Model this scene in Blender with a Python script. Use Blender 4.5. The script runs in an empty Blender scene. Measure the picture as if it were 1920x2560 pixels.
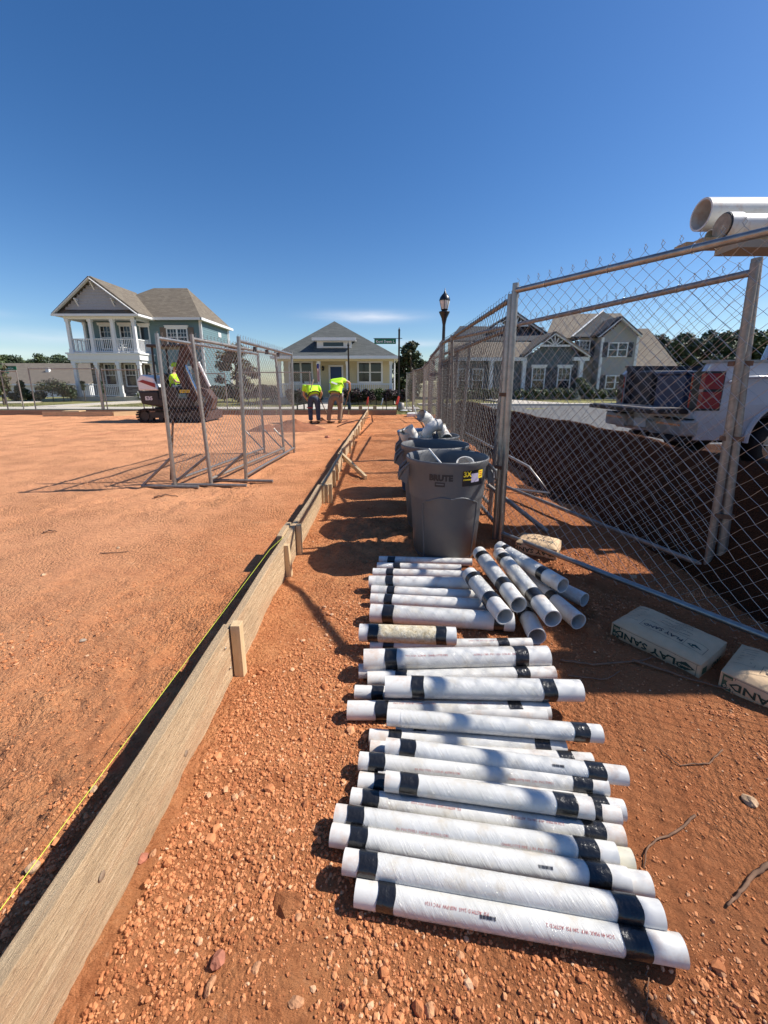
import bpy, math, random
import numpy as np
from mathutils import Vector, Matrix
random.seed(7); rng = np.random.default_rng(7)
S = bpy.context.scene; COL = S.collection
R = math.radians

# ---------------------------------------------------------------- camera, sky, sun, exposure
F, PITCH, PX, PY, H = 1000.0, R(13), 960.0, 1191.0, 1.28
cam = bpy.data.cameras.new('camera'); camo = bpy.data.objects.new('camera', cam); COL.objects.link(camo)
cam.sensor_fit = 'VERTICAL'; cam.sensor_height = 36; cam.sensor_width = 27
cam.lens = 36 * F / 2560; cam.shift_y = -(1280 - PY) / 2560
cam.clip_start = 0.05; cam.clip_end = 3000
camo.location = (0, 0, H); camo.rotation_euler = (R(90) - PITCH, 0, 0); S.camera = camo
SUN_EL, SUN_AZ = R(46), R(7)          # sun stands to the right (+X), a little beyond
sd = Vector((math.cos(SUN_EL) * math.cos(SUN_AZ), math.cos(SUN_EL) * math.sin(SUN_AZ), math.sin(SUN_EL)))
sl = bpy.data.lights.new('sun', 'SUN'); sl.energy = 5.0; sl.angle = R(0.5); sl.color = (1, .945, .86)
so = bpy.data.objects.new('sun', sl); COL.objects.link(so); so.location = (20, 5, 30)
so.rotation_euler = sd.to_track_quat('Z', 'Y').to_euler()
W = bpy.data.worlds.new('World'); S.world = W; W.use_nodes = True
nt = W.node_tree; nt.nodes.clear()
def wn(t): return nt.nodes.new(t)
def wmath(op, a, b=None):
    n = wn('ShaderNodeMath'); n.operation = op
    for i, v in enumerate((a, b)):
        if v is None: continue
        if isinstance(v, (int, float)): n.inputs[i].default_value = v
        else: nt.links.new(v, n.inputs[i])
    return n.outputs[0]
sky = wn('ShaderNodeTexSky'); sky.sky_type = 'NISHITA'; sky.sun_disc = False
sky.sun_elevation = SUN_EL; sky.sun_rotation = R(90) - SUN_AZ
sky.air_density = 1.0; sky.dust_density = 0.45; sky.ozone_density = 3.0; sky.altitude = 200
tc = wn('ShaderNodeTexCoord'); sep = wn('ShaderNodeSeparateXYZ'); nt.links.new(tc.outputs['Generated'], sep.inputs[0])
mp = wn('ShaderNodeMapping'); nt.links.new(tc.outputs['Generated'], mp.inputs[0]); mp.inputs['Scale'].default_value = (5, 5, 34)
no = wn('ShaderNodeTexNoise'); nt.links.new(mp.outputs[0], no.inputs[0]); no.inputs['Scale'].default_value = 2.2; no.inputs['Detail'].default_value = 6
acc = None
for x0, z0, sx, sz, amp in ((-.035, .152, .10, .0105, .9), (.07, .094, .09, .008, .45), (-.74, .118, .06, .007, .55), (-.62, .085, .22, .012, .35), (.80, .135, .12, .012, .5), (-.75, .055, .2, .012, .3)):
    dx = wmath('DIVIDE', wmath('SUBTRACT', sep.outputs[0], x0), sx); dz = wmath('DIVIDE', wmath('SUBTRACT', sep.outputs[2], z0), sz)
    g = wmath('MULTIPLY', wmath('EXPONENT', wmath('MULTIPLY', wmath('ADD', wmath('MULTIPLY', dx, dx), wmath('MULTIPLY', dz, dz)), -1.0)), amp)
    acc = g if acc is None else wmath('ADD', acc, g)
front = wmath('GREATER_THAN', sep.outputs[1], 0.0)
cm = wmath('MULTIPLY', wmath('MULTIPLY', acc, front), wmath('MULTIPLY', no.outputs['Fac'], 1.25))
cmn = wn('ShaderNodeMath'); cmn.operation = 'MINIMUM'; cmn.inputs[1].default_value = .7; nt.links.new(cm, cmn.inputs[0])
hs = wn('ShaderNodeHueSaturation'); hs.inputs['Saturation'].default_value = 1.28; hs.inputs['Hue'].default_value = .506; nt.links.new(sky.outputs[0], hs.inputs['Color'])
mx = wn('ShaderNodeMix'); mx.data_type = 'RGBA'; nt.links.new(cmn.outputs[0], mx.inputs[0]); nt.links.new(hs.outputs[0], mx.inputs[6])
mx.inputs[7].default_value = (7.2, 7.4, 8.0, 1)
bg = wn('ShaderNodeBackground'); bg.inputs[1].default_value = 0.094; nt.links.new(mx.outputs[2], bg.inputs[0])
wo = wn('ShaderNodeOutputWorld'); nt.links.new(bg.outputs[0], wo.inputs[0])
S.view_settings.view_transform = 'Standard'; S.view_settings.look = 'None'
S.view_settings.exposure = 0.52; S.view_settings.gamma = 1; S.view_settings.use_curve_mapping = False
try:
    S.cycles.max_bounces = 6; S.cycles.transparent_max_bounces = 12
except Exception: pass

# ---------------------------------------------------------------- measuring helpers: a sight line of the photo met with a known height or distance
cp, sp = math.cos(PITCH), math.sin(PITCH)
def ray(px, py):
    u = (px - PX) / F; v = (py - PY) / F
    return (u, cp - v * sp, -sp - v * cp)
def G(px, py, z=0.0):
    r = ray(px, py); t = (z - H) / r[2]; return Vector((r[0] * t, r[1] * t, z))
def A(px, py, Y):
    r = ray(px, py); t = Y / r[1]; return Vector((r[0] * t, Y, H + r[2] * t))
def VW(p):
    z = p[2] - H; d = p[1] * cp - z * sp; return (PX + F * p[0] / d, PY + F * (-p[1] * sp - z * cp) / d)
# ---------------------------------------------------------------- materials
M = {}
def mat(name, col, rough=.6, var=.0, scale=8, bump=0., bscale=30, metal=0., coat=0., stretch=(1, 1, 1), col2=None, spec=None, detail=5, seed=0.):
    m = bpy.data.materials.new(name); m.use_nodes = True; t = m.node_tree; b = t.nodes['Principled BSDF']
    b.inputs['Roughness'].default_value = rough; b.inputs['Metallic'].default_value = metal
    if coat: b.inputs['Coat Weight'].default_value = coat; b.inputs['Coat Roughness'].default_value = .08
    if spec is not None: b.inputs['Specular IOR Level'].default_value = spec
    c = t.nodes.new('ShaderNodeTexCoord'); mpn = t.nodes.new('ShaderNodeMapping'); t.links.new(c.outputs['Object'], mpn.inputs[0])
    mpn.inputs['Scale'].default_value = stretch; mpn.inputs['Location'].default_value = (seed, seed * .7, 0)
    if var or col2:
        n = t.nodes.new('ShaderNodeTexNoise'); n.inputs['Scale'].default_value = scale; n.inputs['Detail'].default_value = detail
        n.inputs['Roughness'].default_value = .65
        t.links.new(mpn.outputs[0], n.inputs[0])
        r = t.nodes.new('ShaderNodeValToRGB'); t.links.new(n.outputs['Fac'], r.inputs[0]); t.links.new(r.outputs[0], b.inputs['Base Color'])
        k = col2 or tuple(x * (1 - var) for x in col); k1 = col if col2 else tuple(min(1, x * (1 + var * .5)) for x in col)
        r.color_ramp.elements[0].position = .32; r.color_ramp.elements[1].position = .68
        r.color_ramp.elements[0].color = (*k, 1); r.color_ramp.elements[1].color = (*k1, 1)
    else: b.inputs['Base Color'].default_value = (*col, 1)
    if bump:
        n2 = t.nodes.new('ShaderNodeTexNoise'); n2.inputs['Scale'].default_value = bscale; n2.inputs['Detail'].default_value = 6
        t.links.new(mpn.outputs[0], n2.inputs[0])
        bn = t.nodes.new('ShaderNodeBump'); bn.inputs['Strength'].default_value = bump; bn.inputs['Distance'].default_value = .01
        t.links.new(n2.outputs['Fac'], bn.inputs['Height']); t.links.new(bn.outputs[0], b.inputs['Normal'])
    M[name] = m; return m
class NT:                                        # small node-tree writer
    def __init__(s, m): s.t = m.node_tree; s.b = s.t.nodes['Principled BSDF']
    def n(s, typ, **kw):
        x = s.t.nodes.new(typ)
        for k, v in kw.items(): setattr(x, k, v)
        return x
    def l(s, a, b): s.t.links.new(a, b)
    def noise(s, vec, sc, det=5, ro=.6):
        x = s.n('ShaderNodeTexNoise'); x.inputs['Scale'].default_value = sc; x.inputs['Detail'].default_value = det; x.inputs['Roughness'].default_value = ro
        s.l(vec, x.inputs[0]); return x.outputs['Fac']
    def ramp(s, fac, *st):
        x = s.n('ShaderNodeValToRGB'); s.l(fac, x.inputs[0]); e = x.color_ramp.elements
        while len(e) < len(st): e.new(.5)
        for i, (p, c) in enumerate(st): e[i].position = p; e[i].color = (*c, 1) if len(c) == 3 else c
        return x.outputs[0]
    def mix(s, fac, a, b, mode='MIX'):
        x = s.n('ShaderNodeMix', data_type='RGBA', blend_type=mode)
        for i, v in ((0, fac), (6, a), (7, b)):
            if isinstance(v, (int, float)): x.inputs[i].default_value = v
            elif isinstance(v, tuple): x.inputs[i].default_value = (*v, 1)
            else: s.l(v, x.inputs[i])
        return x.outputs[2]
    def math(s, op, a, b):
        x = s.n('ShaderNodeMath', operation=op)
        for i, v in enumerate((a, b)):
            if isinstance(v, (int, float)): x.inputs[i].default_value = v
            else: s.l(v, x.inputs[i])
        return x.outputs[0]
    def bump(s, h, st, dist, nrm=None):
        x = s.n('ShaderNodeBump'); x.inputs['Strength'].default_value = st; x.inputs['Distance'].default_value = dist; s.l(h, x.inputs['Height'])
        if nrm is not None: s.l(nrm, x.inputs['Normal'])
        return x.outputs[0]
    def map(s, vec, sc=(1, 1, 1), rot=(0, 0, 0), loc=(0, 0, 0)):
        x = s.n('ShaderNodeMapping'); x.inputs['Scale'].default_value = sc; x.inputs['Rotation'].default_value = rot; x.inputs['Location'].default_value = loc
        s.l(vec, x.inputs[0]); return x.outputs[0]
def newmat(name, rough=.8):
    m = bpy.data.materials.new(name); m.use_nodes = True; M[name] = m
    k = NT(m); k.b.inputs['Roughness'].default_value = rough
    k.co = k.n('ShaderNodeTexCoord').outputs['Object']; return k
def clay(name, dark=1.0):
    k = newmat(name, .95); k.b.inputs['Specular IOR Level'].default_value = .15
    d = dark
    a = k.noise(k.co, .55, 6, .6); b = k.noise(k.map(k.co, (1, 1.5, 1), (0, 0, .35)), 4.2, 9, .68); c = k.noise(k.co, 42, 8, .75)
    c1 = k.ramp(a, (.3, (.58 * d, .20 * d, .070 * d)), (.5, (.67 * d, .275 * d, .118 * d)), (.72, (.73 * d, .345 * d, .155 * d)))
    c2 = k.ramp(b, (.3, (.44 * d, .13 * d, .044 * d)), (.47, (.62 * d, .245 * d, .102 * d)), (.62, (.71 * d, .31 * d, .130 * d)), (.78, (.78 * d, .46 * d, .25 * d)))
    cc = k.mix(.6, c1, c2)
    cc = k.mix(k.ramp(c, (.34, (.55,) * 3), (.50, (0,) * 3)), cc, (.27 * d, .080 * d, .030 * d))
    cc = k.mix(k.ramp(c, (.56, (0,) * 3), (.72, (.45,) * 3)), cc, (.80 * d, .47 * d, .27 * d))
    sx = k.n('ShaderNodeSeparateXYZ'); k.l(k.co, sx.inputs[0])      # dry open lot to the left, freshly worked soil right of the form
    side_ = k.math('ADD', sx.outputs[0], k.math('MULTIPLY', k.noise(k.co, 1.1, 4), 1.6)); dryf = k.ramp(k.math('MULTIPLY', k.math('ADD', side_, 3.0), .2), (.30, (1,) * 3), (.64, (0,) * 3))
    wk = k.ramp(k.math('MULTIPLY', k.math('ADD', k.math('SUBTRACT', sx.outputs[0], k.math('MULTIPLY', sx.outputs[1], .22)), k.noise(k.co, 1.6, 5)), .5), (.03, (0,) * 3), (.40, (.62,) * 3))
    cc = k.mix(k.math('MULTIPLY', dryf, .45), cc, (.80 * d, .42 * d, .235 * d)); cc = k.mix(wk, cc, (.38 * d, .135 * d, .055 * d))
    g = k.ramp(k.noise(k.map(k.co, loc=(3, 9, 0)), .9, 4, .55), (.66, (0, 0, 0)), (.76, (.30,) * 3))
    cc = k.mix(g, cc, (.60 * d, .42 * d, .26 * d))
    k.l(cc, k.b.inputs['Base Color'])
    v = k.n('ShaderNodeTexVoronoi'); v.inputs['Scale'].default_value = 60; k.l(k.co, v.inputs[0])
    v2 = k.n('ShaderNodeTexVoronoi'); v2.inputs['Scale'].default_value = 150; k.l(k.co, v2.inputs[0])
    m = k.ramp(k.noise(k.co, 1.7, 5, .6), (.42, (.15,) * 3), (.62, (1,) * 3))
    peb = k.math('ADD', k.math('MULTIPLY', v.outputs['Distance'], -.9), k.math('MULTIPLY', v2.outputs['Distance'], -.45))
    h = k.math('ADD', k.math('MULTIPLY', k.noise(k.map(k.co, (1, 2.4, 1), (0, 0, .4)), 12, 11, .76), 1.5), k.math('MULTIPLY', peb, m))
    k.l(k.bump(h, 1.0, .030), k.b.inputs['Normal'])
    return k
clay('clay'); clay('clay_dark', .19); clay('clay_verge_shaded', .15)  # bank and verge use darker copies of the clay, shade put into their colour
k = newmat('crumb', .95); oi = k.n('ShaderNodeNewGeometry')
k.l(k.ramp(oi.outputs['Random Per Island'], (0, (.34, .11, .038)), (.45, (.52, .20, .078)), (.93, (.60, .265, .115)), (1, (.66, .42, .25))), k.b.inputs['Base Color'])
k.l(k.bump(k.noise(k.co, 160, 4), .5, .004), k.b.inputs['Normal'])
mat('clod', (.54, .27, .135), .95, .4, 22, .8, 70); mat('stone_tan', (.52, .34, .20), .9, .35, 18, .5, 60); mat('stone_red', (.40, .15, .09), .9, .35, 18, .5, 60); mat('stone_grey', (.40, .32, .24), .9, .3, 18, .5, 60)
def wood(name, c1, c2, c3):
    k = newmat(name, .8); at = k.map(k.co, (1.2, 1.2, 1.2))
    g = k.n('ShaderNodeAttribute', attribute_name='grain').outputs['Vector']
    s = k.map(g, (1.6, 26, 26)); w = k.noise(s, 2.2, 10, .78); w2 = k.noise(k.map(g, (.9, 5, 5)), 2.0, 5, .6)
    cc = k.ramp(w, (.28, c2), (.5, c1), (.72, c3))
    cc = k.mix(k.ramp(w2, (.35, (.5,) * 3), (.65, (0,) * 3)), cc, tuple(.6 * x for x in c1))
    fl = k.noise(k.map(g, (14, 60, 60)), 3.0, 3, .5)
    cc = k.mix(k.ramp(fl, (.66, (0,) * 3), (.72, (.75,) * 3)), cc, tuple(.35 * x for x in c2))
    if name == 'old_board':
        ch = k.noise(k.map(g, (9, 34, 34)), 2.4, 7, .75); cc = k.mix(k.ramp(ch, (.53, (0,) * 3), (.64, (.55,) * 3)), cc, (.27, .19, .12)); cc = k.mix(k.ramp(ch, (.33, (.6,) * 3), (.44, (0,) * 3)), cc, (.76, .60, .41))
        cc = k.mix(k.ramp(k.noise(k.map(g, (2, 6, 6)), 1.4, 7, .68), (.50, (0,) * 3), (.72, (.55,) * 3)), cc, (.50, .27, .14))
        k.l(cc, k.b.inputs['Base Color']); k.l(k.bump(k.math('ADD', w, ch), .9, .010), k.b.inputs['Normal']); return
    k.l(cc, k.b.inputs['Base Color']); k.l(k.bump(w, .5, .004), k.b.inputs['Normal'])
wood('old_board', (.58, .41, .24), (.31, .20, .11), (.78, .59, .37)); wood('new_wood', (.66, .47, .26), (.52, .34, .16), (.76, .58, .35)); wood('dark_board', (.26, .18, .12), (.17, .11, .07), (.34, .25, .17))
mat('galv', (.38, .365, .34), .42, .25, 14, .15, 60, metal=.85); mat('galv_wire', (.42, .41, .39), .5, metal=.6); mat('wire_mid', (.24, .23, .215), .5, metal=.5); mat('wire_backlit', (.10, .095, .09), .5, metal=.5)  # backlit mesh by the bins: shade painted in as a darker wire copy
mat('galv_dull', (.31, .28, .25), .5, .3, 20, .2, 60, metal=.6)

def pvc(name, c1, c2):
    k = newmat(name, .4); oi = k.n('ShaderNodeObjectInfo'); va = k.n('ShaderNodeVectorMath', operation='ADD'); vm = k.n('ShaderNodeVectorMath', operation='SCALE'); vm.inputs['Scale'].default_value = 7.3
    k.l(oi.outputs['Location'], vm.inputs[0]); k.l(k.co, va.inputs[0]); k.l(vm.outputs[0], va.inputs[1]); co = va.outputs[0]
    cc = k.mix(k.noise(co, 7, 5), c1, c2); d = k.ramp(k.noise(co, 11, 8, .7), (.50, (0,) * 3), (.74, (.75,) * 3)); cc = k.mix(d, cc, (.50, .30, .18))
    sc = k.ramp(k.noise(k.map(co, (9, 60, 60)), 1.2, 5, .6), (.66, (0,) * 3), (.70, (.35,) * 3)); cc = k.mix(sc, cc, (.34, .28, .22))
    k.l(cc, k.b.inputs['Base Color']); k.l(k.bump(k.noise(co, 40, 4), .06, .01), k.b.inputs['Normal'])
pvc('pvc', (.60, .58, .54), (.70, .69, .66))
mat('pvc_old', (.64, .60, .47), .45, .12, 9, .05, 40)
mat('tape', (.012, .012, .013), .3, bump=.7, bscale=30, coat=.4, stretch=(1, 1, 1))
k = newmat('film', .42); k.b.inputs['Coat Weight'].default_value = 1.0; k.b.inputs['Coat Roughness'].default_value = .10
g = k.n('ShaderNodeAttribute', attribute_name='grain').outputs['Vector']
w = k.ramp(k.noise(k.map(g, (52, 10, 1), (0, 0, .6)), 1.0, 4, .62), (.44, (0,) * 3), (.60, (1,) * 3)); w2 = k.noise(k.map(g, (4, 8, 1)), 2.0, 5); w3 = k.noise(k.map(g, (14, 14, 1)), 1.0, 3)
k.l(k.mix(k.ramp(w2, (.35, (0,) * 3), (.7, (1,) * 3)), (.62, .62, .59), (.69, .68, .65)), k.b.inputs['Base Color'])
oi = k.n('ShaderNodeObjectInfo'); va = k.n('ShaderNodeVectorMath', operation='ADD'); vm = k.n('ShaderNodeVectorMath', operation='SCALE'); vm.inputs['Scale'].default_value = 7.3
k.l(oi.outputs['Location'], vm.inputs[0]); k.l(g, va.inputs[0]); k.l(vm.outputs[0], va.inputs[1]); g2 = va.outputs[0]
w = k.ramp(k.noise(k.map(k.map(g2, rot=(0, 0, -.62)), (70, 11, 1)), 1.0, 4, .62), (.46, (0,) * 3), (.60, (1,) * 3)); w3 = k.noise(k.map(g2, (16, 16, 1)), 1.0, 3)
k.l(k.mix(k.ramp(k.noise(k.map(g2, (9, 9, 1)), 1.5, 7, .68), (.52, (0,) * 3), (.74, (.6,) * 3)), k.mix(k.ramp(k.noise(k.map(g2, (5, 9, 1)), 2.0, 5), (.35, (0,) * 3), (.7, (1,) * 3)), (.56, .55, .51), (.68, .67, .64)), (.50, .40, .25)), k.b.inputs['Base Color'])
hh_ = k.math('ADD', w, k.math('MULTIPLY', w3, 1.2)); k.l(k.bump(hh_, .16, .003), k.b.inputs['Normal']); k.l(k.bump(hh_, 1.0, .0055), k.b.inputs['Coat Normal'])
k = newmat('stained', .75); w = k.noise(k.map(k.co, (18, 18, 18)), 2.5, 7, .7)
k.l(k.ramp(w, (.3, (.40, .30, .16)), (.5, (.62, .53, .36)), (.72, (.76, .71, .58))), k.b.inputs['Base Color']); k.l(k.bump(w, .8, .01), k.b.inputs['Normal'])
mat('ink_red', (.42, .10, .09), .6); mat('ink_black', (.02, .02, .025), .5); mat('ink_green', (.02, .045, .03), .6); mat('ink_yellow', (.85, .62, .03), .5)
mat('ink_white', (.8, .8, .8), .5); mat('sticker_black', (.015, .015, .018), .3); mat('sticker_lilac', (.42, .38, .5), .4); mat('sticker_red', (.6, .05, .04), .4)
mat('can_grey', (.088, .097, .112), .5, .0, 5, .12, 120, col2=(.125, .122, .120), detail=9); mat('can_dark', (.03, .032, .036), .5); mat('bin_blue', (.03, .09, .2), .45)
mat('bag_paper', (.60, .42, .25), .85, .14, 9, .35, 30); mat('bag_green', (.05, .09, .05), .7); mat('bag_white', (.75, .73, .68), .6, .1, 9, .4, 30)
mat('string', (.60, .66, .06), .6); mat('steel_rust', (.16, .085, .05), .7, .4, 12); mat('root', (.22, .12, .07), .9, .3, 20)
mat('asphalt', (.115, .112, .108), .9, .2, 6, .4, 90); mat('concrete', (.50, .45, .38), .9, .12, 4, .2, 50)
mat('lawn', (.215, .20, .062), .95, .45, 1.6, .8, 40, detail=8); mat('blade', (.20, .22, .06), .8, .4, 3)
mat('earth', (.20, .17, .09), .95, .3, .4)
mat('leaf_a', (.055, .085, .028), .6, .5, 1.4); mat('leaf_b', (.085, .115, .035), .6, .5, 1.4); mat('leaf_c', (.038, .058, .026), .55, .5, 1.4)
mat('leaf_purple', (.040, .016, .020), .6, .4, 3); mat('leaf_brown', (.10, .085, .04), .7, .5, 2); mat('bark', (.10, .075, .055), .9, .3, 12)
mat('white_trim', (.76, .76, .75), .5, .05, 5); mat('blue_siding', (.135, .215, .235), .55, .06, 3); mat('stone_veneer', (.30, .25, .20), .9, .35, 5)
mat('yellow_siding', (.60, .52, .33), .6, .05, 3); mat('grey_siding', (.36, .345, .31), .65, .06, 3); mat('slate_siding', (.10, .125, .13), .6, .06, 3); mat('tan_siding', (.36, .30, .225), .7, .06, 3)
mat('gable_shake', (.38, .385, .41), .7, .15, 12); mat('shutter_brown', (.15, .115, .09), .6); mat('shutter_dark', (.03, .032, .036), .5); mat('door_blue', (.01, .05, .15), .4); mat('door_dark', (.04, .03, .025), .4)
mat('glass_dark', (.016, .02, .026), .06, spec=.6); mat('glass_lamp', (.62, .60, .56), .25); mat('black_paint', (.012, .013, .016), .35); mat('brass', (.5, .35, .1), .4, metal=.8)
def shingles(name, c1, c2):
    k = newmat(name, .92); b = k.n('ShaderNodeTexBrick'); k.l(k.n('ShaderNodeAttribute', attribute_name='grain').outputs['Vector'], b.inputs['Vector'])
    b.inputs['Scale'].default_value = 1; b.inputs['Brick Width'].default_value = .33; b.inputs['Row Height'].default_value = .145; b.inputs['Mortar Size'].default_value = .006; b.offset = .37
    b.inputs['Color1'].default_value = (*c1, 1); b.inputs['Color2'].default_value = (*c2, 1); b.inputs['Mortar'].default_value = (*[x * .45 for x in c1], 1)
    k.l(k.mix(k.ramp(k.noise(k.co, 1.3, 5), (.35, (.3,) * 3), (.65, (0,) * 3)), b.outputs[0], tuple(.6 * x for x in c1)), k.b.inputs['Base Color'])
    k.l(k.bump(b.outputs['Fac'], -.5, .02), k.b.inputs['Normal'])
shingles('roof_brown', (.185, .155, .115), (.125, .10, .075)); shingles('roof_grey', (.10, .108, .105), (.065, .072, .07)); shingles('roof_tan', (.195, .165, .13), (.145, .12, .095)); shingles('roof_slate', (.062, .07, .082), (.045, .05, .06))
k = newmat('stonework', .9); b = k.n('ShaderNodeTexBrick'); k.l(k.n('ShaderNodeAttribute', attribute_name='grain').outputs['Vector'], b.inputs['Vector'])
b.inputs['Brick Width'].default_value = .32; b.inputs['Row Height'].default_value = .11; b.inputs['Mortar Size'].default_value = .012; b.inputs['Scale'].default_value = 1; b.squash = 1.4; b.squash_frequency = 3
b.inputs['Color1'].default_value = (.38, .33, .28, 1); b.inputs['Color2'].default_value = (.12, .09, .07, 1); b.inputs['Mortar'].default_value = (.2, .18, .15, 1)
k.l(b.outputs[0], k.b.inputs['Base Color']); k.l(k.bump(b.outputs['Fac'], -.8, .03), k.b.inputs['Normal'])
mat('truck_white', (.62, .63, .65), .22, .03, 2, coat=1.0); mat('truck_dirt', (.40, .37, .33), .5, .12, 5); mat('chrome', (.65, .65, .66), .16, metal=1.); mat('rubber', (.018, .018, .018), .8, .3, 20, .4, 40)
mat('tail_red', (.33, .004, .006), .25, coat=.3); mat('tail_clear', (.42, .30, .30), .3); mat('bed_dark', (.015, .018, .025), .5); mat('tote_blue', (.015, .035, .09), .35)
mat('hivis', (.52, .92, .03), .75, .08, 9, .3, 9); mat('denim', (.045, .065, .10), .85, .3, 12, .3, 20); mat('khaki', (.26, .185, .125), .85, .2, 10, .3, 16); mat('skin', (.52, .28, .19), .55, .08, 14); mat('hair', (.05, .035, .025), .8); mat('boot', (.13, .085, .05), .7)
mat('machine_white', (.78, .78, .76), .3, .06, 6); mat('machine_dark', (.03, .024, .022), .5, .3, 9); mat('machine_red', (.28, .02, .02), .35); mat('machine_rust', (.075, .038, .03), .7, .5, 8); mat('track_rubber', (.035, .025, .02), .85, .4, 8)
mat('sign_green', (.0, .16, .075), .4); mat('sign_teal', (.05, .45, .28), .4); mat('flag_red', (.55, .04, .04), .7); mat('flag_blue', (.03, .05, .2), .7); mat('flag_white', (.75, .75, .75), .7)
mat('ribbon_pink', (.85, .10, .06), .7); mat('paint_red', (.62, .10, .09), .9, .3, 30, col2=(.50, .20, .10)); mat('van_white', (.7, .7, .7), .3); mat('spoil', (.27, .10, .045), .95, .4, 5, .9, 20)
# ---------------------------------------------------------------- mesh building
class MB:
    def __init__(s): s.v = []; s.f = []; s.g = []; s.m = []; s.sm = []
    def add(s, vs, fs, gr=None, mi=0, smooth=False):
        o = len(s.v); s.v += [tuple(v) for v in vs]; s.f += [tuple(i + o for i in f) for f in fs]
        s.g += [tuple(x) for x in (gr if gr is not None else vs)]; s.m += [mi] * len(fs); s.sm += [smooth] * len(fs); return s
    def box(s, c, d, rot=None, mi=0, goff=None):
        hx, hy, hz = d[0] / 2, d[1] / 2, d[2] / 2
        L = [Vector((x, y, z)) for x in (-hx, hx) for y in (-hy, hy) for z in (-hz, hz)]
        ax = max(range(3), key=lambda i: d[i]); order = [ax] + [i for i in range(3) if i != ax]
        go = goff if goff is not None else (random.random() * 9, random.random() * 9)
        gr = [(l[order[0]] + go[0], l[order[1]] + go[1], l[order[2]]) for l in L]
        if rot is not None: L = [rot @ l for l in L]
        c = Vector(c)
        return s.add([c + l for l in L], [(0, 1, 3, 2), (4, 6, 7, 5), (0, 4, 5, 1), (2, 3, 7, 6), (0, 2, 6, 4), (1, 5, 7, 3)], gr, mi)
    def b2(s, a, b, mi=0): return s.box([(p + q) / 2 for p, q in zip(a, b)], [abs(q - p) for p, q in zip(a, b)], mi=mi)
    def beam(s, p, q, w, h, mi=0, roll=0, up=(0, 0, 1)):
        p, q = Vector(p), Vector(q); x = (q - p).normalized(); u = Vector(up)
        if abs(x.dot(u)) > .98: u = Vector((0, 1, 0))
        y = u.cross(x).normalized(); z = x.cross(y); m = Matrix((x, y, z)).transposed()
        if roll: m = m @ Matrix.Rotation(roll, 3, 'X')
        return s.box((p + q) / 2, ((q - p).length, w, h), m, mi)
    def tube(s, pts, r, n=8, cap=True, mi=0, smooth=True, closed=False):
        pts = [Vector(p) for p in pts]; rs = r if isinstance(r, (list, tuple)) else [r] * len(pts)
        N = len(pts); vs = []; gr = []; acc = 0; prev = None
        for i, p in enumerate(pts):
            if closed: t = (pts[(i + 1) % N] - pts[i - 1]).normalized()
            else: t = (pts[min(i + 1, N - 1)] - pts[max(i - 1, 0)]).normalized()
            if prev is None:
                u = Vector((0, 0, 1)) if abs(t.z) < .9 else Vector((1, 0, 0)); a = t.cross(u).normalized()
            else: a = (prev - t * prev.dot(t)).normalized()
            prev = a; b = t.cross(a)
            if i: acc += (p - pts[i - 1]).length
            for k_ in range(n):
                an = 2 * math.pi * k_ / n; vs.append(p + (a * math.cos(an) + b * math.sin(an)) * rs[i]); gr.append((acc, an * rs[i], 0))
        fs = []
        for i in range(N if closed else N - 1):
            j = (i + 1) % N
            for k_ in range(n): fs.append((i * n + k_, i * n + (k_ + 1) % n, j * n + (k_ + 1) % n, j * n + k_))
        s.add(vs, fs, gr, mi, smooth)
        if cap and not closed:
            s.add(vs[:n], [tuple(reversed(range(n)))], gr[:n], mi); s.add(vs[-n:], [tuple(range(n))], gr[-n:], mi)
        return s
    def lathe(s, prof, c=(0, 0, 0), n=24, mi=0, smooth=True, sq=None):
        c = Vector(c); vs = []; fs = []; m = len(prof)
        for k_ in range(n):
            an = 2 * math.pi * k_ / n
            for r, z in prof: vs.append(c + Vector((r * math.cos(an), r * math.sin(an), z)))
        for k_ in range(n):
            j = (k_ + 1) % n
            for i in range(m - 1): fs.append((k_ * m + i, j * m + i, j * m + i + 1, k_ * m + i + 1))
        return s.add(vs, fs, None, mi, smooth)
    def poly(s, pts, th=.0, mi=0, dirv=None, grain=None):
        pts = [Vector(p) for p in pts]; n = len(pts)
        nr = (pts[1] - pts[0]).cross(pts[2] - pts[0]).normalized(); e = Vector(dirv) if dirv is not None else -nr * th
        ex = Vector((nr.y, -nr.x, 0)); ex = ex.normalized() if ex.length > 1e-4 else Vector((1, 0, 0)); ey = nr.cross(ex)
        gr = [(p.dot(ex), p.dot(ey), 0) for p in pts]
        if e.length == 0: return s.add(pts, [tuple(range(n))], gr, mi)
        bs = [p + e for p in pts]
        fs = [tuple(range(n)), tuple(reversed(range(n, 2 * n)))] + [(i, (i + n), ((i + 1) % n) + n, (i + 1) % n) for i in range(n)]
        return s.add(pts + bs, fs, gr + gr, mi)
    def sphere(s, c, r, n=10, m=6, mi=0):
        r = r if isinstance(r, (tuple, list)) else (r, r, r)
        vs = []; fs = []
        for i in range(m + 1):
            ph = math.pi * i / m
            for k_ in range(n):
                a = 2 * math.pi * k_ / n; vs.append((c[0] + r[0] * math.sin(ph) * math.cos(a), c[1] + r[1] * math.sin(ph) * math.sin(a), c[2] + r[2] * math.cos(ph)))
        for i in range(m):
            for k_ in range(n): fs.append((i * n + k_, (i + 1) * n + k_, (i + 1) * n + (k_ + 1) % n, i * n + (k_ + 1) % n))
        return s.add(vs, fs, None, mi, True)
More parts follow.
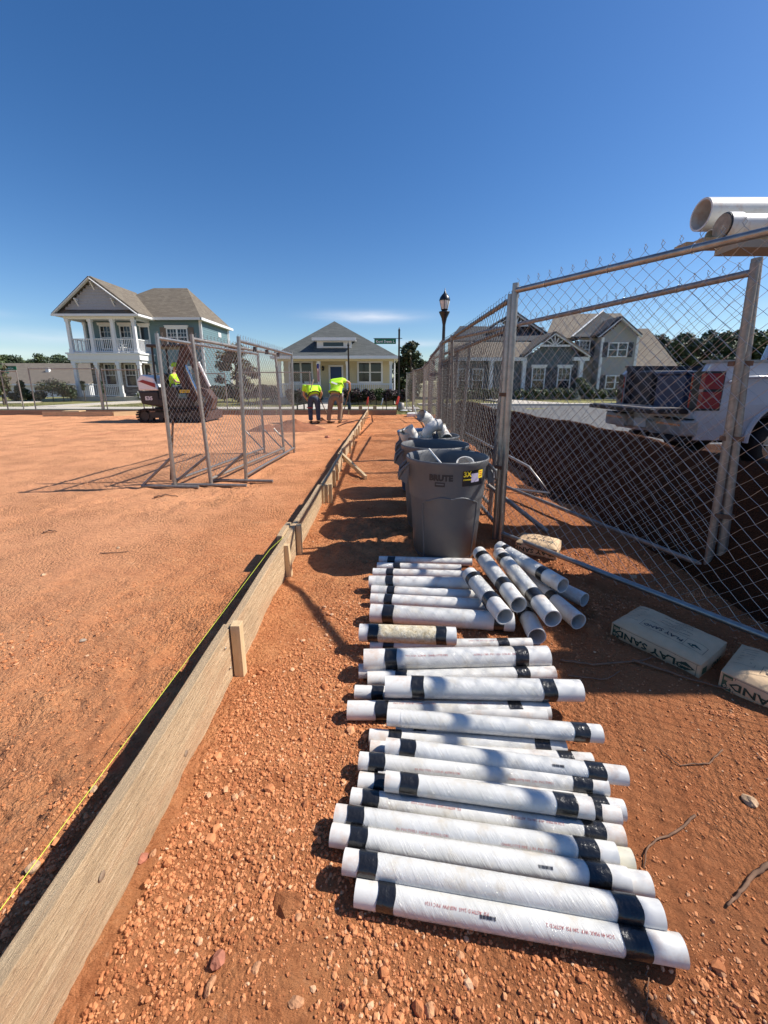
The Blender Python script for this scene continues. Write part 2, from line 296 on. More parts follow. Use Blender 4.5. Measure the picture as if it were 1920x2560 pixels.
    def mesh(s, name, mats):
        me = bpy.data.meshes.new(name); me.from_pydata(s.v, [], s.f); 
        at = me.attributes.new('grain', 'FLOAT_VECTOR', 'POINT'); at.data.foreach_set('vector', np.array(s.g, dtype=np.float32).ravel())
        for m_ in (mats if isinstance(mats, (list, tuple)) else [mats]): me.materials.append(M[m_] if isinstance(m_, str) else m_)
        me.polygons.foreach_set('material_index', s.m); me.polygons.foreach_set('use_smooth', s.sm); me.update(); return me
def npmesh(name, v, f, m, smooth=False):
    me = bpy.data.meshes.new(name); v = np.asarray(v, dtype=np.float32); f = np.asarray(f, dtype=np.int32); k_ = f.shape[1]
    me.vertices.add(len(v)); me.vertices.foreach_set('co', v.ravel()); me.loops.add(f.size); me.loops.foreach_set('vertex_index', f.ravel())
    me.polygons.add(len(f)); me.polygons.foreach_set('loop_start', np.arange(0, f.size, k_, dtype=np.int32)); me.polygons.foreach_set('loop_total', np.full(len(f), k_, dtype=np.int32))
    me.polygons.foreach_set('use_smooth', np.full(len(f), smooth)); me.update(calc_edges=True); me.materials.append(M[m]); return me
def link(o): COL.objects.link(o); return o
def setp(o, parent, local=False):
    o.parent = parent
    if not local:
        m = parent.get('_mw'); o.matrix_parent_inverse = ORG[parent.name].inverted() if parent.name in ORG else Matrix()
ORG = {}
def tag(o, label=None, cat=None, group=None, kind=None):
    if label: o['label'] = label
    if cat: o['category'] = cat
    if group: o['group'] = group
    if kind: o['kind'] = kind
    return o
def thing(name, label, cat, loc=(0, 0, 0), group=None, mw=None):
    o = link(bpy.data.objects.new(name, None)); o.empty_display_size = .2
    m = mw if mw is not None else Matrix.Translation(Vector(loc)); o.matrix_world = m; ORG[o.name] = m.copy()
    return tag(o, label, cat, group)
def ob(name, mb, mats, parent=None, local=False, kind=None, label=None, bevel=0):
    me = mb if isinstance(mb, bpy.types.Mesh) else mb.mesh(name, mats)
    o = link(bpy.data.objects.new(name, me))
    if parent is not None: setp(o, parent, local); 
    if parent is not None and not local and parent.name not in ORG and parent.parent is not None: pass
    if kind: o['kind'] = kind
    if label: o['label'] = label
    if bevel:
        b_ = o.modifiers.new('bevel', 'BEVEL'); b_.width = bevel; b_.segments = 2; b_.limit_method = 'ANGLE'
    return o
def sub(name, mb, mats, part, **kw):                # a sub-part: same space as its part
    o = ob(name, mb, mats); o.parent = part
    for a_, b_ in kw.items(): o[a_] = b_
    return o
def put(o, loc, anchor=True):                       # single-mesh thing built in world space gets its origin at its base
    loc = Vector(loc); o.data.transform(Matrix.Translation(-loc)); o.location = loc; return o
FONT = {}
def text_mesh(body, size, bold=0.0, res=2):
    cu = bpy.data.curves.new('t', 'FONT'); cu.body = body; cu.size = size; cu.align_x = 'CENTER'; cu.align_y = 'CENTER'; cu.resolution_u = res; cu.offset = bold
    t = bpy.data.objects.new('t', cu); COL.objects.link(t)
    dg = bpy.context.evaluated_depsgraph_get(); me = t.evaluated_get(dg).to_mesh()
    vs = [tuple(v.co) for v in me.vertices]; fs = [tuple(p.vertices) for p in me.polygons]
    t.evaluated_get(dg).to_mesh_clear(); bpy.data.objects.remove(t); bpy.data.curves.remove(cu); return vs, fs
# ---------------------------------------------------------------- value noise
LAT = rng.random((256, 256))
def vnoise(x, y):
    xi = np.floor(x).astype(int); yi = np.floor(y).astype(int); fx = x - xi; fy = y - yi; fx = fx * fx * (3 - 2 * fx); fy = fy * fy * (3 - 2 * fy)
    a = LAT[xi % 256, yi % 256]; b = LAT[(xi + 1) % 256, yi % 256]; c = LAT[xi % 256, (yi + 1) % 256]; d = LAT[(xi + 1) % 256, (yi + 1) % 256]
    return (a * (1 - fx) + b * fx) * (1 - fy) + (c * (1 - fx) + d * fx) * fy - .5
def gh(x, y):                                       # height of the clay
    x = np.asarray(x, float); y = np.asarray(y, float)
    near = np.clip(1.9 - .28 * y, .25, 1.3); rough = np.clip(vnoise(x * .9 + 7, y * .9) * 3 + .55, .12, 1.25)
    z = .020 * vnoise(x * .8, y * .8) + .022 * vnoise(x * 2.3 + 3, y * 2.3)
    z += rough * near * (.030 * vnoise(x * 7 + 11, y * 7) + .026 * vnoise(x * 17, y * 17 + 5) + .014 * np.abs(vnoise(x * 37, y * 37)) + .011 * vnoise(x * 62, y * 62 + 9))
    z += near * .012 * np.maximum(0, vnoise(x * 3.1 + 40, y * 8.1) * 2) ** 2
    for x0, w_, sl in ((-2.35, .11, .10), (-3.9, .12, .10), (-1.45, .10, -.05)):
        d = (x - x0 - sl * y) / w_; z = z - np.exp(-d ** 4) * (.010 + .006 * np.sign(np.sin(y * 62 + 3 * np.abs(d)))) * np.clip(vnoise(x * .6 + 20, y * .6) * 3 + .7, 0, 1) * np.clip((9 - y) / 4, 0, 1)
    return z - .012
def gz(x, y): return float(gh(np.array([x]), np.array([y]))[0])
# ================================================================ THE SETTING
# clay lot: one sheet, finest near the viewer
def grow(a, b, s0, g, lim):
    o = [a]; s = s0
    while o[-1] < b: o.append(o[-1] + s); s = min(s * g, lim)
    o[-1] = b; return o
xs = np.array([-x for x in grow(1.7, 45, .013, 1.018, .6)][::-1][:-1] + list(np.arange(-1.7, 2.3, .0125)) + grow(2.3, 3.6, .013, 1.03, .1))
ys = np.array([-3, -1.5, -.6, -.2, 0, .15] + grow(.25, 17.6, .010, 1.0052, .09))
Xg, Yg = np.meshgrid(xs, ys, indexing='ij'); Zg = gh(Xg, Yg)
def grid_faces(nx, ny):
    i = np.arange((nx - 1) * (ny - 1)); a = (i // (ny - 1)) * ny + i % (ny - 1); return np.stack([a, a + ny, a + ny + 1, a + 1], 1)
me = npmesh('clay_ground', np.stack([Xg.ravel(), Yg.ravel(), Zg.ravel()], 1), grid_faces(len(xs), len(ys)), 'clay', True)
tag(ob('ground', me, None), kind='structure')
def sheet(name, x0, x1, y0, y1, z, m, kind='structure'):
    mb = MB(); mb.add([(x0, y0, z), (x1, y0, z), (x1, y1, z), (x0, y1, z)], [(0, 1, 2, 3)]); o = ob(name, mb, m); o['kind'] = kind; return o
# far land: falls away gently behind the houses
fx = np.array([-1500, -400, -120, -60, -45, -30, -15, 0, 15, 30, 60, 120, 400, 1500.]); fy = np.array([-40, -10, 17.5, 40, 50, 58, 80, 200, 1600.])
FX, FY = np.meshgrid(fx, fy, indexing='ij'); FZ = -.09 - 1.0 * np.clip((FY - 40) / 18, 0, 1)
FZ[FY < 18] = -.25
tag(ob('land', npmesh('land', np.stack([FX.ravel(), FY.ravel(), FZ.ravel()], 1), grid_faces(len(fx), len(fy)), 'earth'), None), kind='structure')
lx = np.linspace(-60, 60, 160); ly = np.linspace(17.5, 42, 60); LX, LY = np.meshgrid(lx, ly, indexing='ij')
LZ = .035 * vnoise(LX * .5, LY * .5) + .02 * vnoise(LX * 2, LY * 2) - .03
tag(ob('lawn', npmesh('lawn', np.stack([LX.ravel(), LY.ravel(), LZ.ravel()], 1), grid_faces(160, 60), 'lawn', True), None), kind='structure')
sheet('road', 3.6, 60, -6, 25.0, -.015, 'asphalt')
sheet('verge', 3.3, 7.5, .8, 8.6, .012, 'clay_verge_shaded')
mb = MB(); mb.b2((2.2, 25.0, -.1), (60, 25.18, .09)); tag(ob('kerb', mb, 'concrete'), kind='structure')
def slabs(name, x0, x1, y0, y1, z, step):           # pavement laid in slabs: every slab is a piece
    root = thing(name, None, None, (x0, y0, 0)); root['kind'] = 'structure'; x = x0; i = 0
    while x < x1 - .01:
        mb = MB(); mb.b2((x + .01, y0, z - .12), (min(x + step, x1) - .01, y1, z + random.uniform(-.004, .004))); ob('slab', mb, 'concrete', root); x += step
    return root
slabs('pavement', -46, 1.9, 21.0, 22.9, .028, 1.5)
slabs('pavement', 2.2, 52, 25.6, 27.1, .045, 1.5)
mb = MB(); mb.poly([(-20.4, 23.0, .035), (-18.6, 23.0, .035), (-16.2, 31.4, .12), (-17.6, 31.4, .12)], .1); tag(ob('path', mb, 'concrete'), kind='structure')
mb = MB(); mb.poly([(-5.2, 23.0, .035), (-3.3, 23.0, .035), (-3.3, 27.0, .05), (-4.9, 27.0, .05)], .1); tag(ob('path', mb, 'concrete'), kind='structure')
mb = MB(); mb.poly([(8.6, 27.2, .05), (12.2, 27.2, .05), (9.8, 34, .06), (8.2, 34, .06)], .1); tag(ob('path', mb, 'concrete'), kind='structure')
mb = MB(); mb.poly([(-40, 23.3, .03), (-25.0, 28.0, .03), (-25.4, 30.2, .03), (-46, 26.5, .03)], .1); tag(ob('driveway', mb, 'concrete'), kind='structure')
# clay bank along the street
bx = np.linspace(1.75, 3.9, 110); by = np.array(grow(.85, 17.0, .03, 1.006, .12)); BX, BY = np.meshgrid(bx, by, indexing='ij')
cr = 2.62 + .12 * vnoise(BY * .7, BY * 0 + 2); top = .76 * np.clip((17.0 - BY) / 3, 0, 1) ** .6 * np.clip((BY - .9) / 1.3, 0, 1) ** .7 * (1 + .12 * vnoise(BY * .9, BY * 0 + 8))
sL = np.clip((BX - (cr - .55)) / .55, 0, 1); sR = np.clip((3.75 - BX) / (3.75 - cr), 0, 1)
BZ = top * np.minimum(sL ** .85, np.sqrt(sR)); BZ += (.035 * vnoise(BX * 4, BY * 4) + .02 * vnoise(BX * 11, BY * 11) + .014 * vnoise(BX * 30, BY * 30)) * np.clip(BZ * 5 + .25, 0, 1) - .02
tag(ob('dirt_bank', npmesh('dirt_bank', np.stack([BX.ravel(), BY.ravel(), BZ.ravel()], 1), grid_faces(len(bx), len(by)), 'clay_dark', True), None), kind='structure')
# painted line on the clay, far left
p = [G(x, y) for x, y in ((0, 1122), (120, 1102), (235, 1086), (330, 1075))]; mb = MB()
for a, b in zip(p, p[1:]):
    n = Vector((0, .045, 0)); st = 14
    for i in range(st):
        c0, c1 = a.lerp(b, i / st), a.lerp(b, (i + 1) / st); q = [c0 - n, c1 - n, c1 + n, c0 + n]
        if random.random() < .93: mb.add([(v.x, v.y, gz(v.x, v.y) + .006) for v in q], [(0, 1, 2, 3)])
tag(ob('paint_line', mb, 'paint_red'), kind='structure')
# ---------------------------------------------------------------- crumbs and stones
ICO = [(0, .53, .85), (0, -.53, .85), (0, .53, -.85), (0, -.53, -.85), (.53, .85, 0), (-.53, .85, 0), (.53, -.85, 0), (-.53, -.85, 0), (.85, 0, .53), (-.85, 0, .53), (.85, 0, -.53), (-.85, 0, -.53)]
ICF = [(0, 9, 1), (0, 1, 8), (0, 8, 4), (0, 4, 5), (0, 5, 9), (9, 5, 11), (9, 11, 7), (9, 7, 1), (1, 7, 6), (1, 6, 8), (8, 6, 10), (8, 10, 4), (4, 10, 2), (4, 2, 5), (5, 2, 11), (3, 6, 7), (3, 7, 11), (3, 11, 2), (3, 2, 10), (3, 10, 6)]
def crumbs(n, x0, x1, y0, y1, smin, smax, thr, pw=2.6, seed=1):
    r = np.random.default_rng(seed); x = r.uniform(x0, x1, n * 3); y = y0 + (y1 - y0) * r.random(n * 3) ** 1.5
    d = 1.35 * vnoise(x * 1.1 + 3, y * 1.1 + 8) + .8 * vnoise(x * 3.7, y * 3.7) + .35 * vnoise(x * 11, y * 11) + r.uniform(-.18, .18, n * 3) - .12 * np.clip(y - 1.4, 0, 4) - .30 * (x < -.74) * np.clip(y - .7, 0, 1)
    k_ = (d > thr) & ~((x > -.73) & (x < -.63)); x, y = x[k_][:n], y[k_][:n]; m = len(x); s = smin + (smax - smin) * r.random(m) ** pw
    ico = np.array(ICO)[None] * (1 + r.uniform(-.28, .28, (m, 12, 1))); ico = ico * np.stack([s * r.uniform(.7, 1.3, m), s * r.uniform(.7, 1.3, m), s * r.uniform(.5, .9, m)], 1)[:, None]
    a = r.uniform(0, 6.28, m); c, sn = np.cos(a)[:, None], np.sin(a)[:, None]; X = ico[..., 0] * c - ico[..., 1] * sn; Y = ico[..., 0] * sn + ico[..., 1] * c
    z = gh(x, y) + s * .25
    v = np.stack([X + x[:, None], Y + y[:, None], ico[..., 2] + z[:, None]], -1).reshape(-1, 3)
    f = (np.array(ICF)[None] + (np.arange(m) * 12)[:, None, None]).reshape(-1, 3); return v, f
for args in ((52000, -1.7, 2.1, .24, 2.4, .0016, .0058, -.02, 1.9, 3), (3600, -1.7, 2.1, .28, 3.2, .005, .0105, .12, 2.6, 4), (230, -1.8, 2.2, .3, 4.0, .010, .018, .22, 3.0, 6), (9000, -4, 2.0, 1.6, 8, .0035, .011, -.05, 3.6, 5), (30000, -1.7, 2.25, .24, 3.4, .0014, .0052, -2, 2.4, 9), (150, -.6, 2.2, .3, 1.6, .008, .017, .05, 2.0, 12)):
    v, f = crumbs(*args[:8], pw=args[8], seed=args[9]); tag(ob('clay_crumbs', npmesh('clay_crumbs', v, f, 'crumb'), None), label='loose crumbs and pebbles of red clay', kind='stuff')
def stone(px, py, sz, m, label, n=1):
    p = G(px, py); r = np.random.default_rng(int(px * 7 + py)); mb = MB(); sz *= .72 if sz > .02 else .9; sz *= .7 if m == 'clod' else 1
    vs = [Vector(v) for v in ICO]; fs = [tuple(f) for f in ICF]
    mid = {}; f2 = []
    def md(a, b):
        k_ = (min(a, b), max(a, b))
        if k_ not in mid: mid[k_] = len(vs); vs.append(((vs[a] + vs[b]) / 2).normalized() * 1.0)
        return mid[k_]
    for a, b, c in fs: x, y, z = md(a, b), md(b, c), md(c, a); f2 += [(a, x, z), (x, b, y), (z, y, c), (x, y, z)]
    sc = (r.uniform(.8, 1.25), r.uniform(.7, 1.1), r.uniform(.5, .75)); an = r.uniform(0, 3)
    out = []
    for q in vs:
        q = q.normalized(); 
        for ax in ((.6, .2, .75), (-.7, .4, .5), (.1, -.8, .55), (.3, .6, .2)):
            a_ = Vector(ax).normalized(); d = q.dot(a_); 
            if d > .72: q = q * (.72 / d)
        q = q * (1 + r.uniform(-.07, .07)); x, y = q.x * sc[0], q.y * sc[1]; out.append((x * math.cos(an) - y * math.sin(an), x * math.sin(an) + y * math.cos(an), q.z * sc[2]))
    mb.add([(a * sz, b * sz, c * sz) for a, b, c in out], f2); o = ob('stone', mb, m); o.location = (p.x, p.y, gz(p.x, p.y) + sz * ((.28 if m != 'clod' else .02) if sz < .035 or py < 1200 else -.12)); tag(o, label, 'stone', 'stones lying on the clay')
for a in ((108, 1435, .028, 'stone_tan', 'tan angular stone lying alone on the clay near the left edge'), (715, 2262, .052, 'clay', 'large flat tan rock set in the gravel left of the nearest pipe'), (745, 2292, .019, 'clod', 'small pebble on the flat rock left of the pipes'),
          (603, 1985, .017, 'clod', 'pebble beside the long form board, alone on smooth clay'), (828, 2384, .013, 'clod', 'rounded reddish pebble below the pipes'), (1150, 2385, .024, 'clod', 'pointed tan stone in the gravel right of centre foreground'),
          (1075, 2520, .020, 'clod', 'long clay coloured stone at the bottom edge of the foreground'), (355, 2140, .020, 'stone_red', 'red stone pressed against the foot of the long board'), (382, 2130, .026, 'clod', 'pale tan lump beside the red stone at the board'),
          (236, 1983, .016, 'stone_tan', 'pale stone in the shade edge left of the long board'), (85, 2172, .030, 'stone_tan', 'tan rock under the yellow string at left'), (525, 2460, .030, 'clod', 'blocky tan stone at the bottom, left of centre'), (740, 2500, .028, 'clod', 'broad tan clod at the bottom centre'),
          (545, 2400, .024, 'stone_red', 'rusty clod lying in a hollow of the gravel'), (1585, 1443, .030, 'stone_tan', 'tan stone in the sun patch behind the mesh'), (1875, 2000, .030, 'stone_tan', 'pale rock at the right edge of the clay'), (295, 1365, .022, 'stone_tan', 'pale stone on the open clay below the leaning panels'),
          (205, 1590, .018, 'stone_grey', 'grey flat stone on the clay near a pale patch'), (818, 1093, .09, 'stone_red', 'dark clod on the clay before the two workers'), (848, 1100, .06, 'stone_tan', 'smaller clod right of the dark clod'), (1805, 2420, .018, 'clod', 'yellowish pebble at the bottom right'),
          (1325, 1640, .02, 'clod', 'stone in the shade right of the wrapped pipes'), (470, 2275, .018, 'clod', 'light stone in the gravel right of the long board'), (640, 2420, .02, 'clod', 'squarish clod low in the foreground gravel')):
    stone(*a)
def twig(pts, r, label, name='root', m='root', cat='root', grp='roots and twigs on the clay'):
    P = []
    for i in range(len(pts) - 1):
        a, b = G(*pts[i]), G(*pts[i + 1])
        for k_ in range(5):
            q = a.lerp(b, k_ / 5); q.z = gz(q.x, q.y) + r * 1.2 + random.uniform(0, .006); q.x += random.uniform(-.004, .004); P.append(q)
    q = G(*pts[-1]); q.z = gz(q.x, q.y) + r; P.append(q); n = len(P)
    mb = MB().tube(P, [r * (1 - .6 * i / n) for i in range(n)], 5); o = ob(name, mb, m); put(o, P[0]); tag(o, label, cat, grp)
twig([(1735, 2040), (1690, 2080), (1640, 2100), (1615, 2125), (1610, 2170)], .004, 'thin crooked root curling on the clay right of the pipes'); twig([(1930, 2155), (1880, 2190), (1850, 2230), (1820, 2260)], .007, 'dark forked root at the right edge')
twig([(1808, 1870), (1775, 1905), (1700, 1910), (1640, 1860)], .003, 'pale thin rootlet near the right edge'); twig([(1400, 1655), (1480, 1665), (1600, 1650), (1640, 1640)], .006, 'root in the shade beside the sand bag'); twig([(1420, 1690), (1520, 1700), (1550, 1675)], .004, 'curved rootlet below the sand bag')
twig([(1580, 1650), (1700, 1690), (1850, 1730)], .007, 'long brown root in front of the sand bags'); twig([(385, 1246), (415, 1243), (445, 1240)], .012, 'dark broken stick on the clay near the leaning panels'); twig([(110, 1330), (120, 1326), (142, 1328)], .01, 'small dark twig on the open clay at left')
twig([(250, 1380), (290, 1377), (322, 1374)], .005, 'straight twig on the open clay'); twig([(1618, 2420), (1625, 2470), (1615, 2540)], .0018, 'thin strand hanging below the nearest pipe')
# ---------------------------------------------------------------- formwork
BX_ = -.68
def board(name, y0, y1, z0, z1, label, m='old_board', x0=BX_ - .038, x1=BX_, grp='boards of the long form', lean=0):
    L = y1 - y0; mb = MB(); n = max(6, int(L / .12)); vs = []; gr = []; fs = []; g0 = random.random() * 9
    for i in range(n + 1):
        y = y0 + L * i / n; w = .003 * math.sin(i * .7 + y0)
        for (x, z) in ((x0, z0), (x1, z0), (x1 + lean, z1), (x0 + lean, z1)): vs.append((x + w, y, z)); gr.append((y + g0, z * 1.0 + (.3 if x == x0 else 0), x))
        if i:
            a = (i - 1) * 4; b = i * 4
            for k_ in range(4): fs.append((a + k_, a + (k_ + 1) % 4, b + (k_ + 1) % 4, b + k_))
    fs += [(3, 2, 1, 0), tuple(n * 4 + k_ for k_ in range(4))]; mb.add(vs, fs, gr); o = ob(name, mb, m, bevel=.003); put(o, (x1, y0, 0)); return tag(o, label, 'board', grp)
board('form_board', -.5, 1.60, -.03, .232, 'near long weathered form board running out at the bottom left corner')
nb = bpy.data.objects[-1] if 0 else [o_ for o_ in COL.objects if o_.name.startswith('form_board')][0]
for i, (yy, zz_) in enumerate(((1.50, .18), (1.53, .06), (.72, .13), (1.12, .05))):
    mb = MB().lathe([(0, .0025), (.005 if i < 2 else .009, .002), (.006 if i < 2 else .011, 0)], (0, 0, 0), 10); kn = ob('nail' if i < 2 else 'knot', mb, 'galv_dull' if i < 2 else 'dark_board'); kn.parent = nb; kn.location = (.0005 - (.003 * 0), yy + .5, zz_); kn.rotation_euler = (0, R(90), 0); kn.location.x = .0035
board('form_board', 1.60, 2.66, -.03, .222, 'weathered form board between the first and second stakes'); board('form_board', 2.66, 2.95, -.03, .235, 'short overlapping board piece just past the second stake', x0=BX_ - .08, x1=BX_ - .042)
board('form_board', 2.66, 4.22, -.03, .215, 'weathered form board ending at the three joined stakes'); board('form_board', 4.3, 6.2, -.03, .21, 'form board beyond the three joined stakes, shaded on its left', x0=BX_ - .02, x1=BX_ + .018)
board('form_board', 6.2, 9.4, -.03, .215, 'form board beside the loose brace', x0=BX_ - .05, x1=BX_ - .012); board('form_board', 9.4, 13.0, -.03, .22, 'distant form board in front of the workers', x0=BX_ - .03, x1=BX_ + .008); board('form_board', 13.0, 17.3, -.03, .22, 'farthest form board, ending at the back boards', x0=BX_ - .03, x1=BX_ + .008)
def stake(x, y, h, label, w=.038, d=.04, m='new_wood', tilt=0., grp='wooden stakes along the form'):
    mb = MB(); mb.box((0, 0, h / 2 - .04), (w, d, h + .08)); mb.g = [(a[2], a[0] * 1.0, a[1]) for a in mb.v]
    o = ob('wooden_stake', mb, m, bevel=.002); o.location = (x, y, 0); o.rotation_euler = (0, tilt, random.uniform(-.08, .08)); return tag(o, label, 'stake', grp)
stake(BX_ + .024, 1.585, .245, 'nearest wooden stake at the joint of the first two boards, fresh yellow top', .042, .045)
stake(BX_ + .024, 2.55, .215, 'leaning wooden stake at the second board joint', tilt=-.05); stake(BX_ + .022, 2.92, .225, 'wooden stake just beyond the second joint')
for i, (dx, t) in enumerate(((.0, 'left'), (.043, 'middle'), (.086, 'right'))): stake(BX_ + .0 + dx, 4.25 + .02 * i, .205, t + 'most stake of the three stakes standing together at the joint' if t != 'middle' else 'middle stake of the three stakes standing together at the joint', m='new_wood' if i != 1 else 'old_board')
stake(BX_ + .04, 5.0, .21, 'wooden stake past the three joined stakes', m='old_board'); stake(BX_ + .04, 5.35, .22, 'wooden stake a step before the loose brace'); stake(BX_ + .015, 6.7, .24, 'wooden stake beside the foot of the loose brace')
for i, (y, t) in enumerate(((7.6, 'first of the short stakes beyond the loose brace'), (8.5, 'second of the short stakes beyond the loose brace'), (9.6, 'stake before the rusty bar'), (10.4, 'stake under the rusty bar'), (11.6, 'stake just past the rusty bar'), (12.4, 'stake level with the spoil pile'), (13.3, 'stake level with the workers'), (14.3, 'first far stake behind the workers'), (15.4, 'second far stake behind the workers'), (16.6, 'last stake before the back boards'))):
    stake(BX_ + .03, y, .23, t, m='new_wood' if i % 3 else 'old_board')
a, b = A(851, 1158, 6.35), G(915, 1198); mb = MB().beam((a.x, a.y, .2), (b.x, b.y, .02), .038, .06); o = ob('brace_board', mb, 'new_wood', bevel=.002); put(o, (b.x, b.y, 0)); tag(o, 'loose wooden brace leaning from the form onto the clay', 'board')
mb = MB().tube([(G(842, 1069)[0], 12.2, .02), (-1.1, 11.9, .16), (-.45, 12.6, .27)], .016, 6); o = ob('steel_bar', mb, 'steel_rust'); put(o, (-1.6, 12.2, 0)); tag(o, 'rusty bar lying across the form boards', 'bar')
# low wall of boards at the back and left box
def xboard(x0, x1, y, z0, z1, label, m='dark_board', th=.04):
    mb = MB().b2((x0, y, z0), (x1, y + th, z1)); o = ob('form_board', mb, m, bevel=.003); put(o, (x0, y, 0)); return tag(o, label, 'board', 'boards closing the back of the lot')
xx = [-17.0, -13.6, -8.8, -4.6, -1.5, .55]
for i, t in enumerate(('dark form board at the back, left end of the lot', 'dark back board behind the pale boxed corner', 'dark back board behind the excavator', 'dark back board behind the workers', 'dark back board right of the workers ending at the leaning stake')): xboard(xx[i], xx[i + 1] - .02, 17.3 + .03 * (i % 2), -.05, .20, t)
xboard(-14.05, -11.15, 16.6, -.03, .17, 'pale front board of the boxed corner at left', 'old_board'); mb = MB().beam((-11.13, 16.62, .07), (-10.3, 17.25, .07), .04, .2); o = ob('form_board', mb, 'new_wood'); put(o, (-11.1, 16.6, 0)); tag(o, 'short bright end board of the boxed corner at left', 'board', 'boards closing the back of the lot')
mb = MB().b2((-13.3, 16.7, .17), (-12.6, 17.1, .2)); o = ob('wood_scrap', mb, 'new_wood'); put(o, (-13.3, 16.7, .17)); tag(o, 'pale scrap of wood on the boxed corner', 'scrap')
# string line with its own shadow from the sun
b = Vector((BX_ - .06, 2.42, .235)); a = G(0, 2275, .185); a = b + (a - b) * 1.25
mb = MB().tube([a, b, Vector((BX_ - .03, 2.66, .228))], .0011, 5); o = ob('string_line', mb, 'string'); put(o, a); tag(o, 'taut yellow string stretched left of the long form board', 'string')
# ---------------------------------------------------------------- pipes
def pipe_frame(a, b):
    x = (b - a).normalized(); u = Vector((0, 0, 1)); y = u.cross(x).normalized(); z = x.cross(y); return Matrix((x, y, z)).transposed()
def od_for(c, ax, th):
    v = (c - Vector((0, 0, H))).normalized(); n = v.cross(ax).normalized(); e = .01; p, q = VW(c), VW(c + n * e); pa = VW(c + ax * e)
    dx, dy = q[0] - p[0], q[1] - p[1]; ex, ey = pa[0] - p[0], pa[1] - p[1]; l = math.hypot(ex, ey); perp = abs(dx * ey - dy * ex) / l
    return th / (perp / e)
CODES = ['CHARLOTTE PIPE  2 IN  PVC TYPE I  SCH 40  ASTM D1785', 'SCH 40 MAX. W.P. 280 PSI  ASTM D 2665  NSF-PW  PVC 1120', 'ASTM D 1785  PVC 1120  SCH 40  CHARLOTTE PIPE']
def make_pipe(a, b, rad, label, tapes, film=True, m='pvc', printed=None, barcode=None, printang=68, filmmat='film', grp='wrapped white pipes laid across the clay', open_end=False):
    a, b = Vector(a), Vector(b); L = (b - a).length; Mx = pipe_frame(a, b).to_4x4(); Mx.translation = a
    t = thing('pipe', label, 'pipe', mw=Mx, group=grp)
    n = 28; ri = rad * .88; vs = []; fs = []; gr = []
    for (x, r) in ((0, ri), (0, rad), (L, rad), (L, ri)):
        for k_ in range(n): an = 2 * math.pi * k_ / n; vs.append((x, r * math.cos(an), r * math.sin(an))); gr.append((x, an * rad, 0))
    for s_ in range(3):
        for k_ in range(n): fs.append((s_ * n + k_, s_ * n + (k_ + 1) % n, (s_ + 1) * n + (k_ + 1) % n, (s_ + 1) * n + k_))
    for k_ in range(n): fs.append((3 * n + k_, 3 * n + (k_ + 1) % n, (k_ + 1) % n, k_))
    mb = MB().add(vs, fs, gr, 0, True); o = ob('tube', mb, m, t, local=True); 
    em = o.modifiers.new('edge', 'EDGE_SPLIT'); em.split_angle = R(40)
    def band(name, x0, x1, rr, mm, wob=0.):
        N = max(2, int((x1 - x0) / .02)); v2 = []; f2 = []; g2 = []
        for i in range(N + 1):
            for k_ in range(n):
                an = 2 * math.pi * k_ / n; e = wob * math.sin(3 * an + x0 * 40) if i in (0, N) else 0
                v2.append((x0 + (x1 - x0) * i / N + e, rr * math.cos(an), rr * math.sin(an))); g2.append((x0 + (x1 - x0) * i / N + rad * 31, abs(an - math.pi) * rr, 0))
        for i in range(N):
            for k_ in range(n): f2.append((i * n + k_, i * n + (k_ + 1) % n, (i + 1) * n + (k_ + 1) % n, (i + 1) * n + k_))
        ob(name, MB().add(v2, f2, g2, 0, True), mm, t, local=True)
    tapes = [x for x in tapes]
    if film:
        x0 = tapes[0][1] * L if len(tapes) > 1 else .08 * L; x1 = tapes[-1][0] * L; band('plastic_wrap', x0 - .01, x1 + .01, rad + .0008, filmmat)
    for (f0, f1) in tapes: band('tape_band', f0 * L, f1 * L, rad + .0022, 'tape', .0024)
    def wrap_text(body, size, x, ang, mm, name, flip=False, rot=0):
        vs_, fs_ = text_mesh(body, size, .0, 1); vv = []; rr = rad + .0016
        for (tx, ty, _) in vs_:
            if flip: tx, ty = -tx, -ty
            a_ = R(ang) + ty / rr; vv.append((x + tx, -rr * math.cos(a_), rr * math.sin(a_)))
        ob(name, MB().add(vv, fs_), mm, t, local=True)
    if printed is not None:
        body = CODES[printed % 3]; w = .009 * len(body) * .62; sz = .0095 * (rad / .03) ** .5
        for i, xx_ in enumerate((.33 * L, .70 * L)): wrap_text(body[:34] if i else body[-34:], sz, xx_, printang, 'ink_red', 'printed_text', flip=(printed % 2 == 1))
    if barcode:
        mb = MB(); x = barcode * L; r_ = random.Random(int(x * 1e4)); rr = rad + .0018
        for i in range(14):
            w = r_.choice((.001, .0018, .0026)); x += w + .0012
            if x > barcode * L + .04: break
            q = []
            for an in (R(printang - 18), R(printang - 18) + .007 / rr): q += [(x - w, -rr * math.cos(an), rr * math.sin(an)), (x, -rr * math.cos(an), rr * math.sin(an))]
            mb.add(q, [(0, 1, 3, 2)])
        ob('barcode', mb, 'ink_black', t, local=True)
    return t
